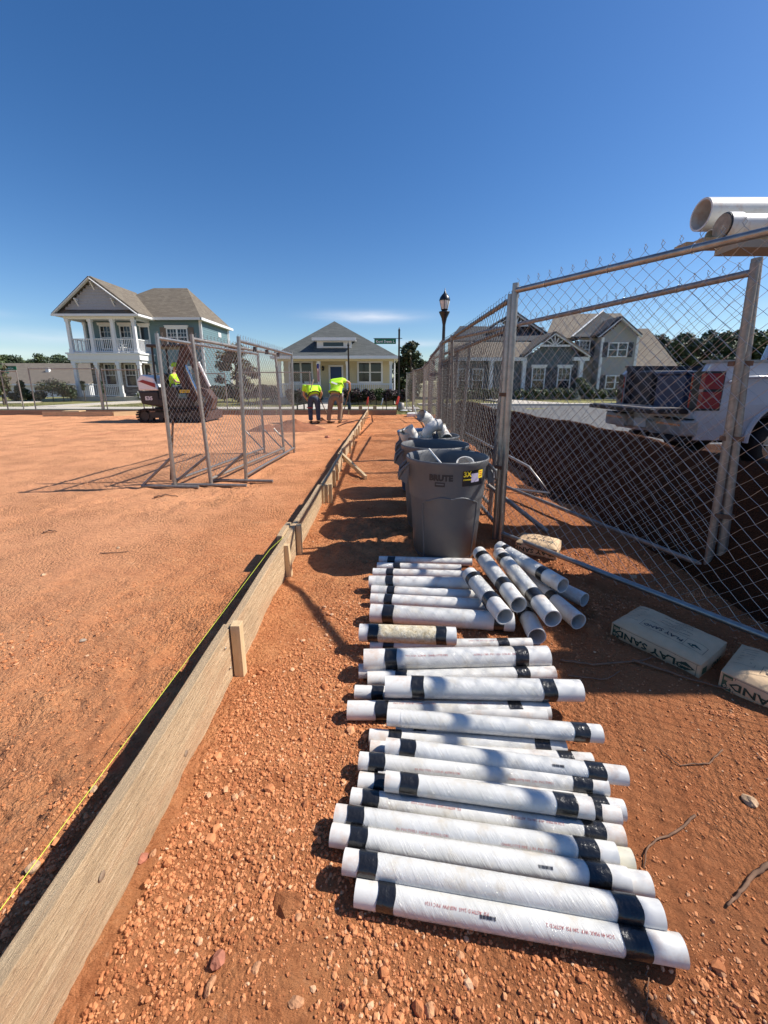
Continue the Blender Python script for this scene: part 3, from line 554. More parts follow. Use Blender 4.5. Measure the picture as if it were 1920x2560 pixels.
# a measured pipe: end centres in the photo, thickness there, resting height
def z1(x, y): return (860 + x * .3978, 1340 + y * .3978)
def z2(x, y): return (800 + x * .5666, 1800 + y * .5666)
def pipe_from(zf, sc, L_, R_, th, lay, label, tp, **kw):
    zz = .035
    for _ in range(3):
        a = G(*zf(*L_), zz); b = G(*zf(*R_), zz); ax = (b - a).normalized(); od = od_for((a + b) / 2, ax, th * sc); rad = min(.054, max(.0268, od / 2)); zz = rad + lay * rad * 1.75
    tapes = [((x0 - L_[0]) / (R_[0] - L_[0]), (x1 - L_[0]) / (R_[0] - L_[0])) for x0, x1 in tp]
    a.z += max(0, 0); return make_pipe(a, b, rad, label, tapes, **kw)
P2 = lambda *a, **k_: pipe_from(z2, .5666, *a, **k_)
P1 = lambda *a, **k_: pipe_from(z1, .3978, *a, **k_)
P2((158, 758), (1600, 1018), 150, 0, 'nearest white wrapped pipe at the front of the row, printing on its right end', [(268, 350), (1345, 1455)], printed=1, barcode=.40, printang=64)
P2((106, 622), (1505, 862), 135, .55, 'second pipe from the front, wrapped, wide black tape near its right end', [(183, 270), (1312, 1415)])
P2((50, 505), (1360, 708), 112, .35, 'third pipe from the front, its left end sticks out farthest, glinting tape', [(143, 225), (1188, 1278)], barcode=.71)
P2((68, 418), (1305, 595), 98, .5, 'fourth pipe from the front, wrapped, soft shadow across its right half', [(128, 207), (1138, 1225)], printed=0, printang=30)
P2((138, 343), (1338, 516), 96, 0, 'fifth pipe from the front, yellowish wrap with upside-down red print', [(195, 272), (1168, 1257)], printed=1, printang=72)
P2((172, 270), (1320, 418), 88, 0, 'pipe mostly hidden under the shorter top pipe, left end in half shade', [(247, 330), (1205, 1240)])
P2((288, 268), (1200, 390), 100, 1.05, 'shorter pipe lying on top, black scuff mark near its right tape', [(360, 442), (1042, 1130)])
P2((260, 235), (1340, 398), 84, 0, 'pipe showing only its scuffed right end behind the shorter top pipe', [(1200, 1272)], film=False)
P2((173, 180), (1265, 292), 88, .5, 'wrapped pipe with red print reading CHARLOTTE PIPE along its side', [(222, 295), (1115, 1195)], printed=0, printang=34)
P2((290, 116), (1350, 247), 82, 1.0, 'wrapped pipe with torn tape and a barcode near its right tape', [(360, 432), (1182, 1258)], barcode=.70)
P2((222, 128), (1200, 185), 62, 0, 'half hidden pipe under the pipe with torn tape', [(1055, 1115)], film=False)
P2((218, 75), (1082, 124), 60, 0, 'thin looking pipe with a short right end, behind the torn tape pipe', [(305, 362), (948, 1013)])
P2((300, 470), (1376, 622), 84, 0, 'yellowish unwrapped pipe end sticking out under the fourth pipe', [(330, 400)], film=False, m='pvc_old')
P2((330, 560), (1455, 730), 98, 0, 'bare pipe end in blue shade sticking out under the third pipe', [(340, 400)], film=False)
P1((272, 1138), (1615, 1243), 118, 1.0, 'long wrapped pipe on top of the middle row, one black tape at its right end', [(30 + 1410, 1532)])
P1((22, 1095), (1286, 1100), 128, 0, 'pipe with the leftmost bare end of the middle row and red print on top', [(198, 278), (1030, 1112)], printed=2, printang=85)
P1((325, 1222), (1290, 1290), 70, 0, 'pipe almost buried beneath the long top pipe', [(438, 520)], film=False)
P1((312, 1088), (1270, 1130), 66, .2, 'narrow strip of pipe seen above the long top pipe', [(385, 460)], film=False)
P1((258, 945), (1487, 972), 142, .9, 'glossy wrapped pipe on top, crinkled tape at its right end', [(425, 502), (1236, 1320)])
P1((68, 980), (1240, 1020), 90, 0, 'pipe with a half shaded left end below the glossy top pipe', [(178, 252)], film=False)
P1((148, 898), (1322, 862), 95, .1, 'pipe crossing under the glossy top pipe with taped right end', [(320, 392), (1070, 1152)])
P1((92, 850), (900, 815), 95, 0, 'short dull pipe end in the shade at the left of the middle row', [(300, 360)], film=False)
P1((124, 777), (1281, 756), 138, .35, 'wrapped pipe with a full line of red print along its middle', [(256, 328), (1058, 1140)], printed=2, printang=52)
P1((163, 690), (1177, 676), 66, 0, 'low pipe with red print seen right of the stained pipe', [(245, 312), (960, 1028)], printed=2, printang=70)
P1((98, 606), (703, 628), 114, .55, 'short pipe with a stained brown wrap between two black tapes', [(155, 218), (577, 640)], filmmat='stained')
P1((167, 484), (1063, 540), 122, 0, 'front pipe of the far row, tape on both ends, mesh shadow on it', [(248, 318), (938, 1000)])
P1((168, 402), (930, 440), 88, 0, 'second pipe of the far row counted from the stained pipe', [(257, 308)]);
P1((173, 345), (905, 380), 74, 0, 'third pipe of the far row counted from the stained pipe', [(275, 322)]); P1((157, 290), (860, 300), 84, .2, 'fourth pipe of the far row, left end farthest out', [(262, 310)])
P1((182, 232), (850, 250), 62, 0, 'fifth pipe of the far row, in a band of shade', [(268, 312)]); P1((208, 190), (735, 205), 52, 0, 'sixth pipe of the far row with its tape farther in', [(312, 355)]); P1((220, 150), (803, 165), 50, 0, 'farthest pipe of the row, right in front of the bin', [(275, 322)])
def spipe(far, near, d, zf_, zn, label, tapes, **kw):
    a = G(*z1(*far), zf_); b = G(*z1(*near), zn); rad = .046 if d > 105 else .042
    return make_pipe(a, b, rad, label, tapes, grp='loose pipes fanned out beside the bin', **kw)
spipe((1110, 420), (1213, 632), 125, .045, .048, 'lowest fanned pipe with its open mouth nearest the row', [(.38, .52)], film=False)
spipe((1130, 215), (1512, 402), 100, .044, .046, 'fanned pipe whose scratched open end is farthest right', [(.5, .56)], film=False)
spipe((1120, 240), (1473, 537), 112, .045, .048, 'fanned pipe lying on the clay with its mouth right of the tallest one', [(.55, .64)], film=False)
spipe((788, 240), (1010, 507), 130, .15, .135, 'leftmost fanned pipe resting on the far row, two tapes', [(.12, .22), (.62, .74)], film=True)
spipe((850, 105), (1097, 432), 118, .15, .14, 'second fanned pipe from the left, two tapes', [(.10, .18), (.66, .76)])
spipe((978, 112), (1312, 520), 122, .15, .14, 'long middle fanned pipe of the pile, two tapes', [(.10, .18), (.70, .80)])
spipe((975, 72), (1376, 312), 112, .16, .145, 'topmost right fanned pipe lying beside the fence rail', [(.10, .17), (.70, .78)])
# ---------------------------------------------------------------- bins
def bin_(x, y, label, m='can_grey', full=True, h=.76, yaw=0, contents=None, text=False, handles=True):
    t = thing('rubbish_bin', label, 'bin', (x, y, 0), 'round bins beside the fence'); c = (x, y, 0)
    n = 48; prof = [(.0, .01), (.222, .01), (.232, .03), (.268, .46), (.275, .475), (.278, .50), (.285, .70), (.297, .715), (.300, .74), (.305, .755), (.300, .765), (.292, .758), (.284, .72), (.262, .40), (.238, .05), (0, .045)]
    sc = h / .76; prof = [(r, z * sc) for r, z in prof]; ob('body', MB().lathe(prof, c, n), m, t)
    # moulded ridge: a raised line that dips under the rim and runs down the side
    for sgn in (-1, 1):
        P = []
        for i in range(34):
            s = i / 33
            if s < .55: an = R(-90) + sgn * s / .55 * R(42); z = .50 + .012 * math.sin(s * 9) - .02 * (s / .55) ** 3
            else: an = R(-90) + sgn * R(42 + (4 if s < .62 else 5)); z = .48 - (s - .55) / .45 * .46
            r_ = (.278 + (z - .50) / .20 * .007 if z > .473 else .232 + (z - .03) / .43 * .036) + .001; P.append((x + r_ * math.cos(an), y + r_ * math.sin(an), z * sc))
        ob('ridge', MB().tube(P, .006, 6), m, t)
    for sgn in ((-1, 1) if handles else ()):            # handles on both sides
        cx = x + sgn * .33; mb = MB(); mb.tube([(x + sgn * .285, y - .07, .72 * sc), (x + sgn * .345, y - .07, .66 * sc), (x + sgn * .355, y - .05, .60 * sc), (x + sgn * .355, y + .05, .60 * sc), (x + sgn * .345, y + .07, .66 * sc), (x + sgn * .285, y + .07, .72 * sc)], .012, 8)
        mb.poly([(x + sgn * .28, y - .07, .73 * sc), (x + sgn * .30, y - .07, .56 * sc), (x + sgn * .355, y - .055, .60 * sc)], .01); mb.poly([(x + sgn * .28, y + .07, .73 * sc), (x + sgn * .30, y + .07, .56 * sc), (x + sgn * .355, y + .055, .60 * sc)], .01)
        ob('handle', mb, m, t)
    def rr(z): return .278 + (z - .50) / .20 * .007 if z > .46 else .232 + (z - .03) / .43 * .036
    def wrap(vs_, fs_, ang, zc, mm, name, off=.0025, part=None):
        vv = []
        for tx, ty, tz in vs_: z = zc + ty; r_ = rr(z) + off + tz; an = R(ang) + tx / r_; vv.append((x + r_ * math.cos(an), y + r_ * math.sin(an), z * sc))
        mb_ = MB().add(vv, fs_)
        return ob(name, mb_, mm, t)
    def rect(w, hh, n_=8): return [(-w / 2 + w * i / n_, s_ * hh / 2, 0) for i in range(n_ + 1) for s_ in (-1, 1)], [(2 * i, 2 * i + 2, 2 * i + 3, 2 * i + 1) for i in range(n_)]
    def shift(vs_, dx, dz, dr=0): return [(a_ + dx, b_ + dz, c_ + dr) for a_, b_, c_ in vs_]
    if text:
        v_, f_ = text_mesh('BRUTE', .055, .0035); wrap(v_, f_, -107, .652, 'ink_black', 'lettering'); 
        v_, f_ = rect(.07, .030); lg = wrap(v_, f_, -108, .606, 'ink_black', 'logo'); v_, f_ = rect(.055, .010); wrap(v_, f_, -108, .609, 'can_grey', 'logo_band', .0035)
    if text or full:
        b_ = -58 if text else -130
        v_, f_ = rect(.185, .115); st = wrap(v_, f_, b_, .652, 'sticker_black', 'sticker')
        v_, f_ = rect(.075, .062); wrap(shift(v_, .012, .0), f_, b_, .650, 'sticker_lilac', 'sticker_picture', .0033)
        v_, f_ = rect(.05, .058); wrap(shift(v_, .066, .018), f_, b_, .652, 'ink_yellow', 'sticker_panel', .0036)
        for q in (.034, .020, .005): v_, f_ = rect(.028, .006); wrap(shift(v_, .066, q), f_, b_, .652, 'sticker_red', 'sticker_bar', .0042)
        v_, f_ = text_mesh('3X', .052, .002); wrap(shift(v_, -.058, .026), f_, b_, .652, 'ink_yellow', 'sticker_text', .0036)
        v_, f_ = text_mesh('STRONGER', .0125, .0006); wrap(shift(v_, -.056, -.012), f_, b_, .652, 'ink_yellow', 'sticker_text', .0036)
    if contents: contents(t, x, y)
    return t
bin_(.47, 2.93, 'nearest grey bin with black BRUTE lettering and a 3X sticker', text=True)
bin_(.455, 3.545, 'second grey bin, empty, its inside wall crossed by mesh shadow')
bin_(.48, 4.165, 'third grey bin heaped with white pipe fittings')
bin_(.46, 4.80, 'blue bin at the back of the row of bins', m='bin_blue', handles=False, full=False, h=.73)
# what lies in the bins: things of their own
def elbow(c, r, R_, rot, label, a0=0, a1=90):
    P = [Vector((R_ * math.cos(R(a)), R_ * math.sin(R(a)), 0)) for a in np.linspace(a0, a1, 9)]; t0 = Vector((-math.sin(R(a0)), math.cos(R(a0)), 0)); t1 = Vector((-math.sin(R(a1)), math.cos(R(a1)), 0))
    P = [P[0] - t0 * .05] + P + [P[-1] + t1 * .05]; m = Matrix.Rotation(rot[2], 3, 'Z') @ Matrix.Rotation(rot[1], 3, 'Y') @ Matrix.Rotation(rot[0], 3, 'X'); P = [m @ p_ for p_ in P]
    mb = MB().tube(P, r, 16, cap=False); mb.tube([P[0], P[0] + (P[1] - P[0]) * .9], r * 1.12, 16, cap=False); mb.tube([P[-1], P[-1] + (P[-2] - P[-1]) * .9], r * 1.12, 16, cap=False)
    mb.tube(P, r * .86, 16, cap=False); o = ob('pipe_elbow', mb, 'pvc'); o.location = c; tag(o, label, 'pipe fitting', 'white fittings heaped in the third bin')
elbow((.40, 4.10, .86), .055, .10, (1.4, .3, .6), 'tall white elbow standing up in the middle of the third bin', 0, 90); elbow((.30, 4.05, .80), .055, .09, (.5, 1.1, 2.6), 'white elbow leaning at the left of the third bin', 0, 60)
elbow((.52, 4.06, .79), .055, .09, (1.2, .1, 3.4), 'white bend with its arch showing in the third bin'); elbow((.60, 4.12, .80), .05, .08, (.3, .9, .2), 'cream elbow with its open mouth towards the viewer in the third bin', 0, 70); elbow((.46, 4.22, .80), .05, .09, (.9, .5, 4.5), 'white bend behind the arch in the third bin')
def shortpipe(a, b, r, label, m='pvc'):
    o = make_pipe(a, b, r, label, [], film=False, m=m, grp='pipe offcuts in the bins'); return o
shortpipe((.36, 4.02, .66), (.235, 4.00, .86), .055, 'white offcut leaning over the left rim of the third bin'); shortpipe((.66, 4.2, .6), (.60, 4.25, .86), .05, 'brownish offcut at the right of the third bin', 'pvc_old')
shortpipe((.62, 2.98, .60), (.60, 2.90, .715), .066, 'round pale pipe top inside the nearest bin at right'); shortpipe((.50, 2.78, .62), (.34, 3.0, .80), .008, 'thin white rod lying across the nearest bin')
mb = MB().poly([(.46, 2.9, .6), (.56, 2.86, .72), (.62, 3.0, .62)], .004); o = ob('paper_scrap', mb, 'bag_white'); put(o, (.5, 2.9, .6)); tag(o, 'crumpled white scrap inside the nearest bin', 'scrap')
mb = MB().box((.852, 2.93 - .0, .60), (.003, .045, .06)); o = ob('paper_tag', mb, 'bag_white'); put(o, (.852, 2.9, .56)); tag(o, 'small white tag stuck on the handle of the nearest bin', 'tag'); o.location = (.80, 2.85, .60); o.rotation_euler = (0, 0, R(-40))
# ---------------------------------------------------------------- chain link panels
def link_mesh(w, h, mt='galv_wire', wire=.0016, barb=True, sag=0, seed=0):
    a = .0425; nj = int(h / a); nk = int(w / a); r_ = np.random.default_rng(seed); V_ = []; Fc = []
    off = [(wire * math.cos(t_), wire * math.sin(t_)) for t_ in (0, 2.094, 4.189)]; base = 0
    xs_ = np.arange(nk + 2) * a; bow = .012 * r_.standard_normal(nk + 2).cumsum() * .15; bow -= np.linspace(bow[0], bow[-1], nk + 2)
    jx = r_.normal(0, .0022, (nk + 3, nj + 3)); jz = r_.normal(0, .0022, (nk + 3, nj + 3))
    for k_ in range(nk):
        pts = []
        for j in range(nj + 1):
            c = k_ + (j + k_) % 2; y = (bow[c] * math.sin(math.pi * j / nj) * 1.5) + sag * math.sin(math.pi * j / nj) * math.sin(math.pi * c / nk) + (.0016 if (j + k_) % 2 else -.0016)
            z = j * a + jz[c, j]; 
            if sag: z -= sag * .9 * math.sin(math.pi * c / nk) * (j / nj) ** 2
            pts.append((c * a + jx[c, j], y, z))
        if barb:
            c = pts[-1]; s_ = 1 if (nj + k_) % 2 == 0 else -1
            pts.append((c[0] + .010 * s_, c[1] + .004, c[2] + .018)); pts.append((c[0] - .004 * s_, c[1] - .006, c[2] + .034))
        arr = np.array(pts)
        for ox, oy in off: V_.append(np.stack([arr[:, 0] + ox, arr[:, 1] + oy, arr[:, 2]], 1))
        n = len(pts)
        i = np.arange(n - 1)
        for s_ in range(3): q = (s_ + 1) % 3; Fc.append(np.stack([base + s_ * n + i, base + q * n + i, base + q * n + i + 1, base + s_ * n + i + 1], 1))
        base += 3 * n
    return npmesh('chain_link', np.concatenate(V_), np.concatenate(Fc), mt)
LM = {}
def panel(Pt, Qt, label, h=1.86, lean=(0, 0), posts=(True, True), mid=False, mk='a', sag=0, foot=None, brace=None, grp='chain link fence panels', dull=False, rail_r=.0205, flip=False, fl=None):
    Pt, Qt = Vector((*Pt, .03)), Vector((*Qt, .03)); ex = (Qt - Pt).normalized(); w = (Qt - Pt).length; up = Vector((lean[0], lean[1], 1)).normalized(); ey = up.cross(ex).normalized(); ez = ex.cross(ey)
    m = Matrix((ex, ey, ez)).transposed().to_4x4(); m.translation = Pt; t = thing('chain_link_fence', label, 'fence', mw=m, group=grp); mm = 'galv_dull' if dull else 'galv'
    key = (round(w, 2), h, mk)
    if key not in LM: LM[key] = link_mesh(w, h, sag=sag, seed=len(LM), wire=.0017 if mk in ('a', 'b') else (.0021 if mk[0] in 'le' else .0018), mt='wire_backlit' if mk in ('c0', 'd', 'g') else ('galv_wire' if mk in ('a', 'b') or mk[0] == 'l' else 'wire_mid'))
    ob('chain_link_mesh', LM[key], None, t, local=True)
    ob('top_rail', MB().tube([(0, -.022, h - .06), (w, -.022, h - .06)], rail_r, 12), mm, t, local=True); ob('bottom_rail', MB().tube([(0, -.022, .05), (w, -.022, .05)], rail_r * .9, 12), mm, t, local=True)
    for i, x in enumerate((0, w)):
        if posts[i]:
            ob('post', MB().tube([(x, -.022, -.04), (x, -.022, h - .01)], rail_r * 1.12, 12), mm, t, local=True)
    if mid: ob('middle_post', MB().tube([(w / 2, -.022, .05), (w / 2, -.022, h - .06)], rail_r * .9, 12), mm, t, local=True)
    for x in np.arange(.25, w - .1, .42):             # tie wires round the top rail
        P = [(x + .004 * math.sin(q), -.022 + (rail_r + .003) * math.cos(q), h - .06 + (rail_r + .003) * math.sin(q)) for q in np.linspace(0, 6.1, 9)]; ob('tie_wire', MB().tube(P, .0022, 4), 'chrome', t, local=True)
    return t
def ppost(x, y, h, label, r=.024, lean=(0, 0), m='galv', clamps=()):
    t = thing('fence_post', label, 'post', (x, y, 0), 'loose posts clamped to the fence'); ob('tube', MB().tube([(x, y, -.03), (x + lean[0], y + lean[1], h)], r, 14), m, t)
    for cz, dx, dy in clamps:
        f_ = cz / h; cx, cy = x + lean[0] * f_, y + lean[1] * f_; mb = MB().beam((cx - dx, cy - dy, cz), (cx + dx * .4, cy + dy * .4, cz), .062, .028); ob('clamp', mb, 'steel_rust', t)
    return t
FA0, fd = Vector((.985, 3.13)), Vector((.541, -.841)); FA1 = FA0 + fd * 3.66
panel(FA0, FA1, 'nearest chain link panel crossing the right side in front of the truck', h=1.965, mk='a', lean=(-.015, 0), posts=(True, True))
ppost(.945, 3.20, 1.93, 'upright galvanised post at the corner where the near panel meets the far run', clamps=((.18, 0, 0), (.62, .02, .03), (1.2, .02, .03)))
FB0 = Vector((1.07, 5.94)); FB1 = Vector((2.205, 2.50)); panel(FB0, FB1, 'second chain link panel behind the near one, with wires hooked above its rail', h=1.93, mk='b', lean=(-.062, .02), posts=(True, True), dull=True)
ppost(2.245, 2.455, 1.98, 'thick post strapped to the right edge of the second panel', r=.027, lean=(-.115, .05), m='galv_dull', clamps=((.45, .07, -.02), (.95, .07, -.02), (1.4, .07, -.02)))
CP = [(.965, 3.20), (.93, 6.84), (1.15, 10.45), (1.36, 14.05), (1.22, 17.3), (1.08, 20.0)]
for i, t_ in enumerate(('dark looking chain link panel behind the bins', 'chain link panel beyond the bins, second in the far run', 'third chain link panel of the far run', 'drooping chain link panel, fourth in the far run', 'last chain link panel of the far run near the street sign')):
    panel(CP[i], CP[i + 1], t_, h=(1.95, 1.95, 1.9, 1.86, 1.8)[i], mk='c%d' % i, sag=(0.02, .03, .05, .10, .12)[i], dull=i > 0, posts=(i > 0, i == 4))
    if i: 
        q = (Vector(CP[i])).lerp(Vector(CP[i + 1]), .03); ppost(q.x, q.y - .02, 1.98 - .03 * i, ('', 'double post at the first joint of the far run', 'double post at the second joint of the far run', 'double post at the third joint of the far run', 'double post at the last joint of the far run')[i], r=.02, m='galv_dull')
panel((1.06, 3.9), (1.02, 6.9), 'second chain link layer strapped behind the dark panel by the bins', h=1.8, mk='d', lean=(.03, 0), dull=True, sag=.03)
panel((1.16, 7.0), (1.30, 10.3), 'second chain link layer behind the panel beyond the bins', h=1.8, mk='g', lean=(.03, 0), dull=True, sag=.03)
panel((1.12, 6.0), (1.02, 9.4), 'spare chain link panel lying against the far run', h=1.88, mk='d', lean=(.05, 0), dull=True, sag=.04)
# fallen rods behind the bins
for i, (p, q, t_) in enumerate((((1.02, 12.2, .45), (1.12, 9.2, .05), 'long white pipe leaning low on the far fence run'), ((1.1, 15.2, .5), (1.1, 13.6, .3), 'short white pipe tucked in the far fence mesh'))):
    o = make_pipe(Vector(p), Vector(q), .014, t_, [], film=False, grp='thin white pipes by the far fence')
mb = MB().tube([(1.3, 4.9, .02), (1.95, 4.55, .03), (1.85, 5.0, .25), (1.25, 6.1, .55)], .018, 8); o = ob('bent_pipe', mb, 'galv'); put(o, (1.3, 4.9, 0)); tag(o, 'bent galvanised tube on the sunlit clay behind the corner post', 'tube')
mb = MB().tube([(1.0, 3.75, .33), (1.42, 3.28, .03)], .022, 8); o = ob('fence_brace', mb, 'galv_dull'); put(o, (1.42, 3.28, 0)); tag(o, 'slanted dark brace tube behind the corner post', 'brace')
# leaning panels at left with feet
LP = [((-2.70, 4.97), (-2.32, 7.60), .015, .10, 'leftmost of the three panels standing on the open clay'), ((-2.27, 5.05), (-1.95, 7.62), -.02, .10, 'middle one of the three panels standing on the open clay'), ((-1.885, 5.26), (-1.76, 7.66), .03, .10, 'rightmost of the three panels standing on the open clay')]
for i, (p_, q_, lx_, ly_, t_) in enumerate(LP):
    t = panel(p_, q_, t_, h=1.84, mk='l%d' % i, lean=(lx_, ly_), dull=(i == 1)); Mi = ORG[t.name].inverted()
    def lo(p): return Mi @ Vector(p)
    fx0, fx1, fy = ((-3.08, -2.33, 4.93), (-2.28 - .45, -1.75, 5.0), (-2.3, -1.48, 5.24))[i]
    ob('foot', MB().tube([lo((fx0, fy, .02)), lo((fx1, fy - .06, .02))], .02, 8), 'galv_dull', t, local=True); ob('brace', MB().tube([lo((fx0 + .02, fy, .03)), lo((p_[0] + lx_ * .35, p_[1] + .04, .38))], .017, 8), 'galv_dull', t, local=True)
    ob('brace', MB().tube([lo((q_[0] - .35, q_[1], .45)), lo((q_[0] + .02, q_[1] - .02, .05))], .014, 8), 'galv', t, local=True)
ppost(-2.86, 5.28, 1.80, 'extra leaning tube left of the three standing panels', lean=(-.04, .12), m='galv_dull', r=.02)
mb = MB().tube([(-2.93, 5.35, .0), (-2.78, 5.3, .82)], .014, 6); o = ob('fence_brace', mb, 'steel_rust'); put(o, (-2.93, 5.35, 0)); tag(o, 'thin dark prop under the leftmost standing panel', 'brace')
for i, (fx, yy) in enumerate(((.30, 1.74), (.52, 1.72), (.76, 1.70))):
    p_ = Vector(LP[2][0]).lerp(Vector(LP[2][1]), fx); mb = MB().box((p_.x - .06, p_.y + .2, 1.78), (.05, .03, .07)); o = ob('hose_clip', mb, 'ink_black'); put(o, (p_.x - .06, p_.y + .2, 1.75)); tag(o, ('nearest', 'middle', 'farthest')[i] + ' black clip hanging on the rightmost standing panel', 'clip', 'black clips on the standing panel')
# fence at the back left
def bpanel(x0, x1, y, h, label): return panel((x0, y), (x1, y), label, h=h, mk='e', dull=True, rail_r=.022)
a_ = A(70, 1000, 17.9).x; b_ = A(120, 1000, 17.9).x
bpanel(-16.6, -15.9, 17.9, 1.85, 'narrow far panel at the left between two close posts'); bpanel(-15.2, -12.3, 17.7, 1.95, 'far chain link panel before the long brown roof'); bpanel(-12.0, -10.4, 17.6, 1.9, 'far chain link panel before the porch steps'); bpanel(-10.2, -6.9, 17.9, 1.75, 'far chain link panel behind the excavator')
ppost(-10.05, 17.6, 2.0, 'far slanted post with a short prop, right of the boxed corner', lean=(.18, 0)); bpanel(-6.2, -3.2, 17.8, 1.8, 'far sagging panel left of the workers'); ppost(-12.15, 17.55, 1.9, 'double far post in front of the pillared porch', r=.05, m='galv')
# ---------------------------------------------------------------- sand bags
def sandbag(FL, ang, L, Wd, Hh, label, full=True, m='bag_paper', seed=0, side_text='PLAY SAND'):
    t = thing('sand_bag', label, 'sand bag', (FL[0], FL[1], 0), 'paper bags of sand beside the fence')
    ex = Vector((math.cos(ang), math.sin(ang), 0)); ey = Vector((-math.sin(ang), math.cos(ang), 0)); O = Vector((FL[0], FL[1], gz(*FL) + .0))
    r_ = random.Random(seed)
    def defo(x, y, z):                                 # local: x along front, y into depth, z up
        u = 2 * x / L - 1; v = 2 * y / Wd - 1; w = z / Hh
        bu = max(0, (1 - u * u)) * max(0, (1 - v * v)); nz = float(vnoise(np.array([u * 3.1 + seed * 5]), np.array([v * 2.7]))[0]) + .5 * float(vnoise(np.array([u * 8 + seed]), np.array([v * 9 + 4]))[0]); zz = z * (1 - .20 * max(abs(u), abs(v)) ** 8) + w * (.010 * bu ** .6 + .011 * nz * (.35 + .65 * bu ** .3))
        xx = x + (.010 * (1 - v * v) * math.sin(math.pi * w)) * u; yy = y + (.010 * (1 - u * u) * math.sin(math.pi * w)) * v
        return O + ex * xx + ey * yy + Vector((0, 0, zz))
    nx, ny, nz = 26, 18, 6; mb = MB()
    def face(fn, na, nb):
        vs = [defo(*fn(i / na, j / nb)) for i in range(na + 1) for j in range(nb + 1)]; mb.add(vs, [(i * (nb + 1) + j, (i + 1) * (nb + 1) + j, (i + 1) * (nb + 1) + j + 1, i * (nb + 1) + j + 1) for i in range(na) for j in range(nb)], smooth=True)
    face(lambda a, b: (a * L, b * Wd, Hh), nx, ny); face(lambda a, b: (a * L, 0, b * Hh), nx, nz); face(lambda a, b: (L - a * L, Wd, b * Hh), nx, nz); face(lambda a, b: (0, Wd - a * Wd, b * Hh), ny, nz); face(lambda a, b: (L, a * Wd, b * Hh), ny, nz)
    ob('sack', mb, m, t)
    def deco(vs, fs, fn, mm, name): ob(name, MB().add([fn(*v) for v in vs], fs), mm, t)
    fr = lambda cx, cz, off: (lambda x, y, z: defo(cx - x, 0, cz - y) - ey * off); tp = lambda cx, cy, off: (lambda x, y, z: defo(cx - x, cy - y, Hh) + Vector((0, 0, off)))
    en = lambda cy, cz, off: (lambda x, y, z: defo(L, cy - x, cz - y) + ex * off)
    def rc(w, h, n=6): return [(-w / 2 + w * i / n, s_ * h / 2, 0) for i in range(n + 1) for s_ in (-1, 1)], [(2 * i, 2 * i + 1, 2 * i + 3, 2 * i + 2) for i in range(n)]
    if full:
        v_, f_ = text_mesh(side_text, .060, .0015, 1); deco(v_, f_, fr(L * .45, Hh * .50, .002), 'ink_green', 'lettering')
        v_, f_ = rc(.034, Hh * .84); deco(v_, f_, fr(.026, Hh * .5, .0016), 'bag_green', 'printed_panel'); v_, f_ = text_mesh('50', .024, .001, 1); deco(v_, f_, fr(.026, Hh * .30, .0026), 'bag_paper', 'number')
        for i in range(7): v_, f_ = rc(.0022, .02, 1); deco([(a + .010 - i * .0036, b, c) for a, b, c in v_], f_, fr(.026, Hh * .72, .0026), 'bag_paper', 'barcode')
        v_ = [(-.038, 0, 0), (0, -.026, 0), (.038, 0, 0), (0, .026, 0)]; deco(v_, [(0, 1, 2, 3)], fr(L * .86, Hh * .5, .0016), 'ink_green', 'diamond_logo'); v_, f_ = text_mesh('QUIKRETE', .011, .0004, 1); deco(v_, f_, fr(L * .86, Hh * .5, .0024), 'bag_paper', 'logo_text')
        for xx_, w_ in ((L * .745, .0016), (L * .965, .0016), (.05, .0016)): v_, f_ = rc(w_, Hh * .9, 1); deco(v_, f_, fr(xx_, Hh * .5, .0017), 'ink_black', 'printed_line')
        v_, f_ = rc(L * .98, .0016, 20); deco(v_, f_, fr(L * .5, Hh * .93, .0015), 'ink_black', 'printed_line')
        v_, f_ = text_mesh('PLAY SAND', .034, .0006, 1); deco(v_, f_, tp(L * .50, Wd * .30, .0016), 'ink_black', 'lettering'); v_ = [(-.030, 0, 0), (0, -.017, 0), (.030, 0, 0), (0, .017, 0)]; deco(v_, [(0, 1, 2, 3)], tp(L * .84, Wd * .30, .0016), 'ink_green', 'diamond_logo')
        for a_, b_, c_, d_ in ((.26, .20, .95, .20), (.26, .43, .95, .43), (.26, .20, .26, .43), (.95, .20, .95, .43), (.74, .2, .74, .43), (.02, .30, .20, .30), (.20, .30, .20, .97), (.02, .9, .2, .9)):
            x0, y0, x1, y1 = a_ * L, b_ * Wd, c_ * L, d_ * Wd; w_, h_ = (abs(x1 - x0) or .0013), (abs(y1 - y0) or .0013); v_, f_ = rc(w_, h_, 12); deco(v_, f_, tp((x0 + x1) / 2, (y0 + y1) / 2, .0016), 'ink_black', 'printed_line')
        for i in range(8):
            v_, f_ = text_mesh(('PREMIUM WASHED', 'FOR SANDBOXES', 'READ BACK PANEL', 'NET WEIGHT 50 LB', 'DO NOT EAT', 'SCREENED GRADED', 'KEEP DRY', 'COMMERCIAL GRADE')[i], .011, .0, 1); deco(v_, f_, tp(L * (.5 if i % 2 else .62), Wd * (.50 + .055 * i), .0016), 'ink_black', 'small_print')
        for i in range(6): v_, f_ = rc(L * .12, .002, 1); deco(v_, f_, tp(L * .11, Wd * (.4 + .08 * i), .0016), 'ink_black', 'small_print')
        v_, f_ = text_mesh('SAND', .04, .001, 1); deco(v_, f_, en(Wd * .5, Hh * .5, .002), 'ink_green', 'lettering'); v_, f_ = rc(.04, .04, 2); deco(v_, f_, en(Wd * .12, Hh * .5, .0016), 'bag_green', 'printed_panel')
    return t
an1 = math.atan2(-.307, .198)
sandbag((1.205, 1.885), an1, .395, .30, .092, 'flat paper sand bag lettered PLAY SAND lying against the near bottom rail', seed=1)
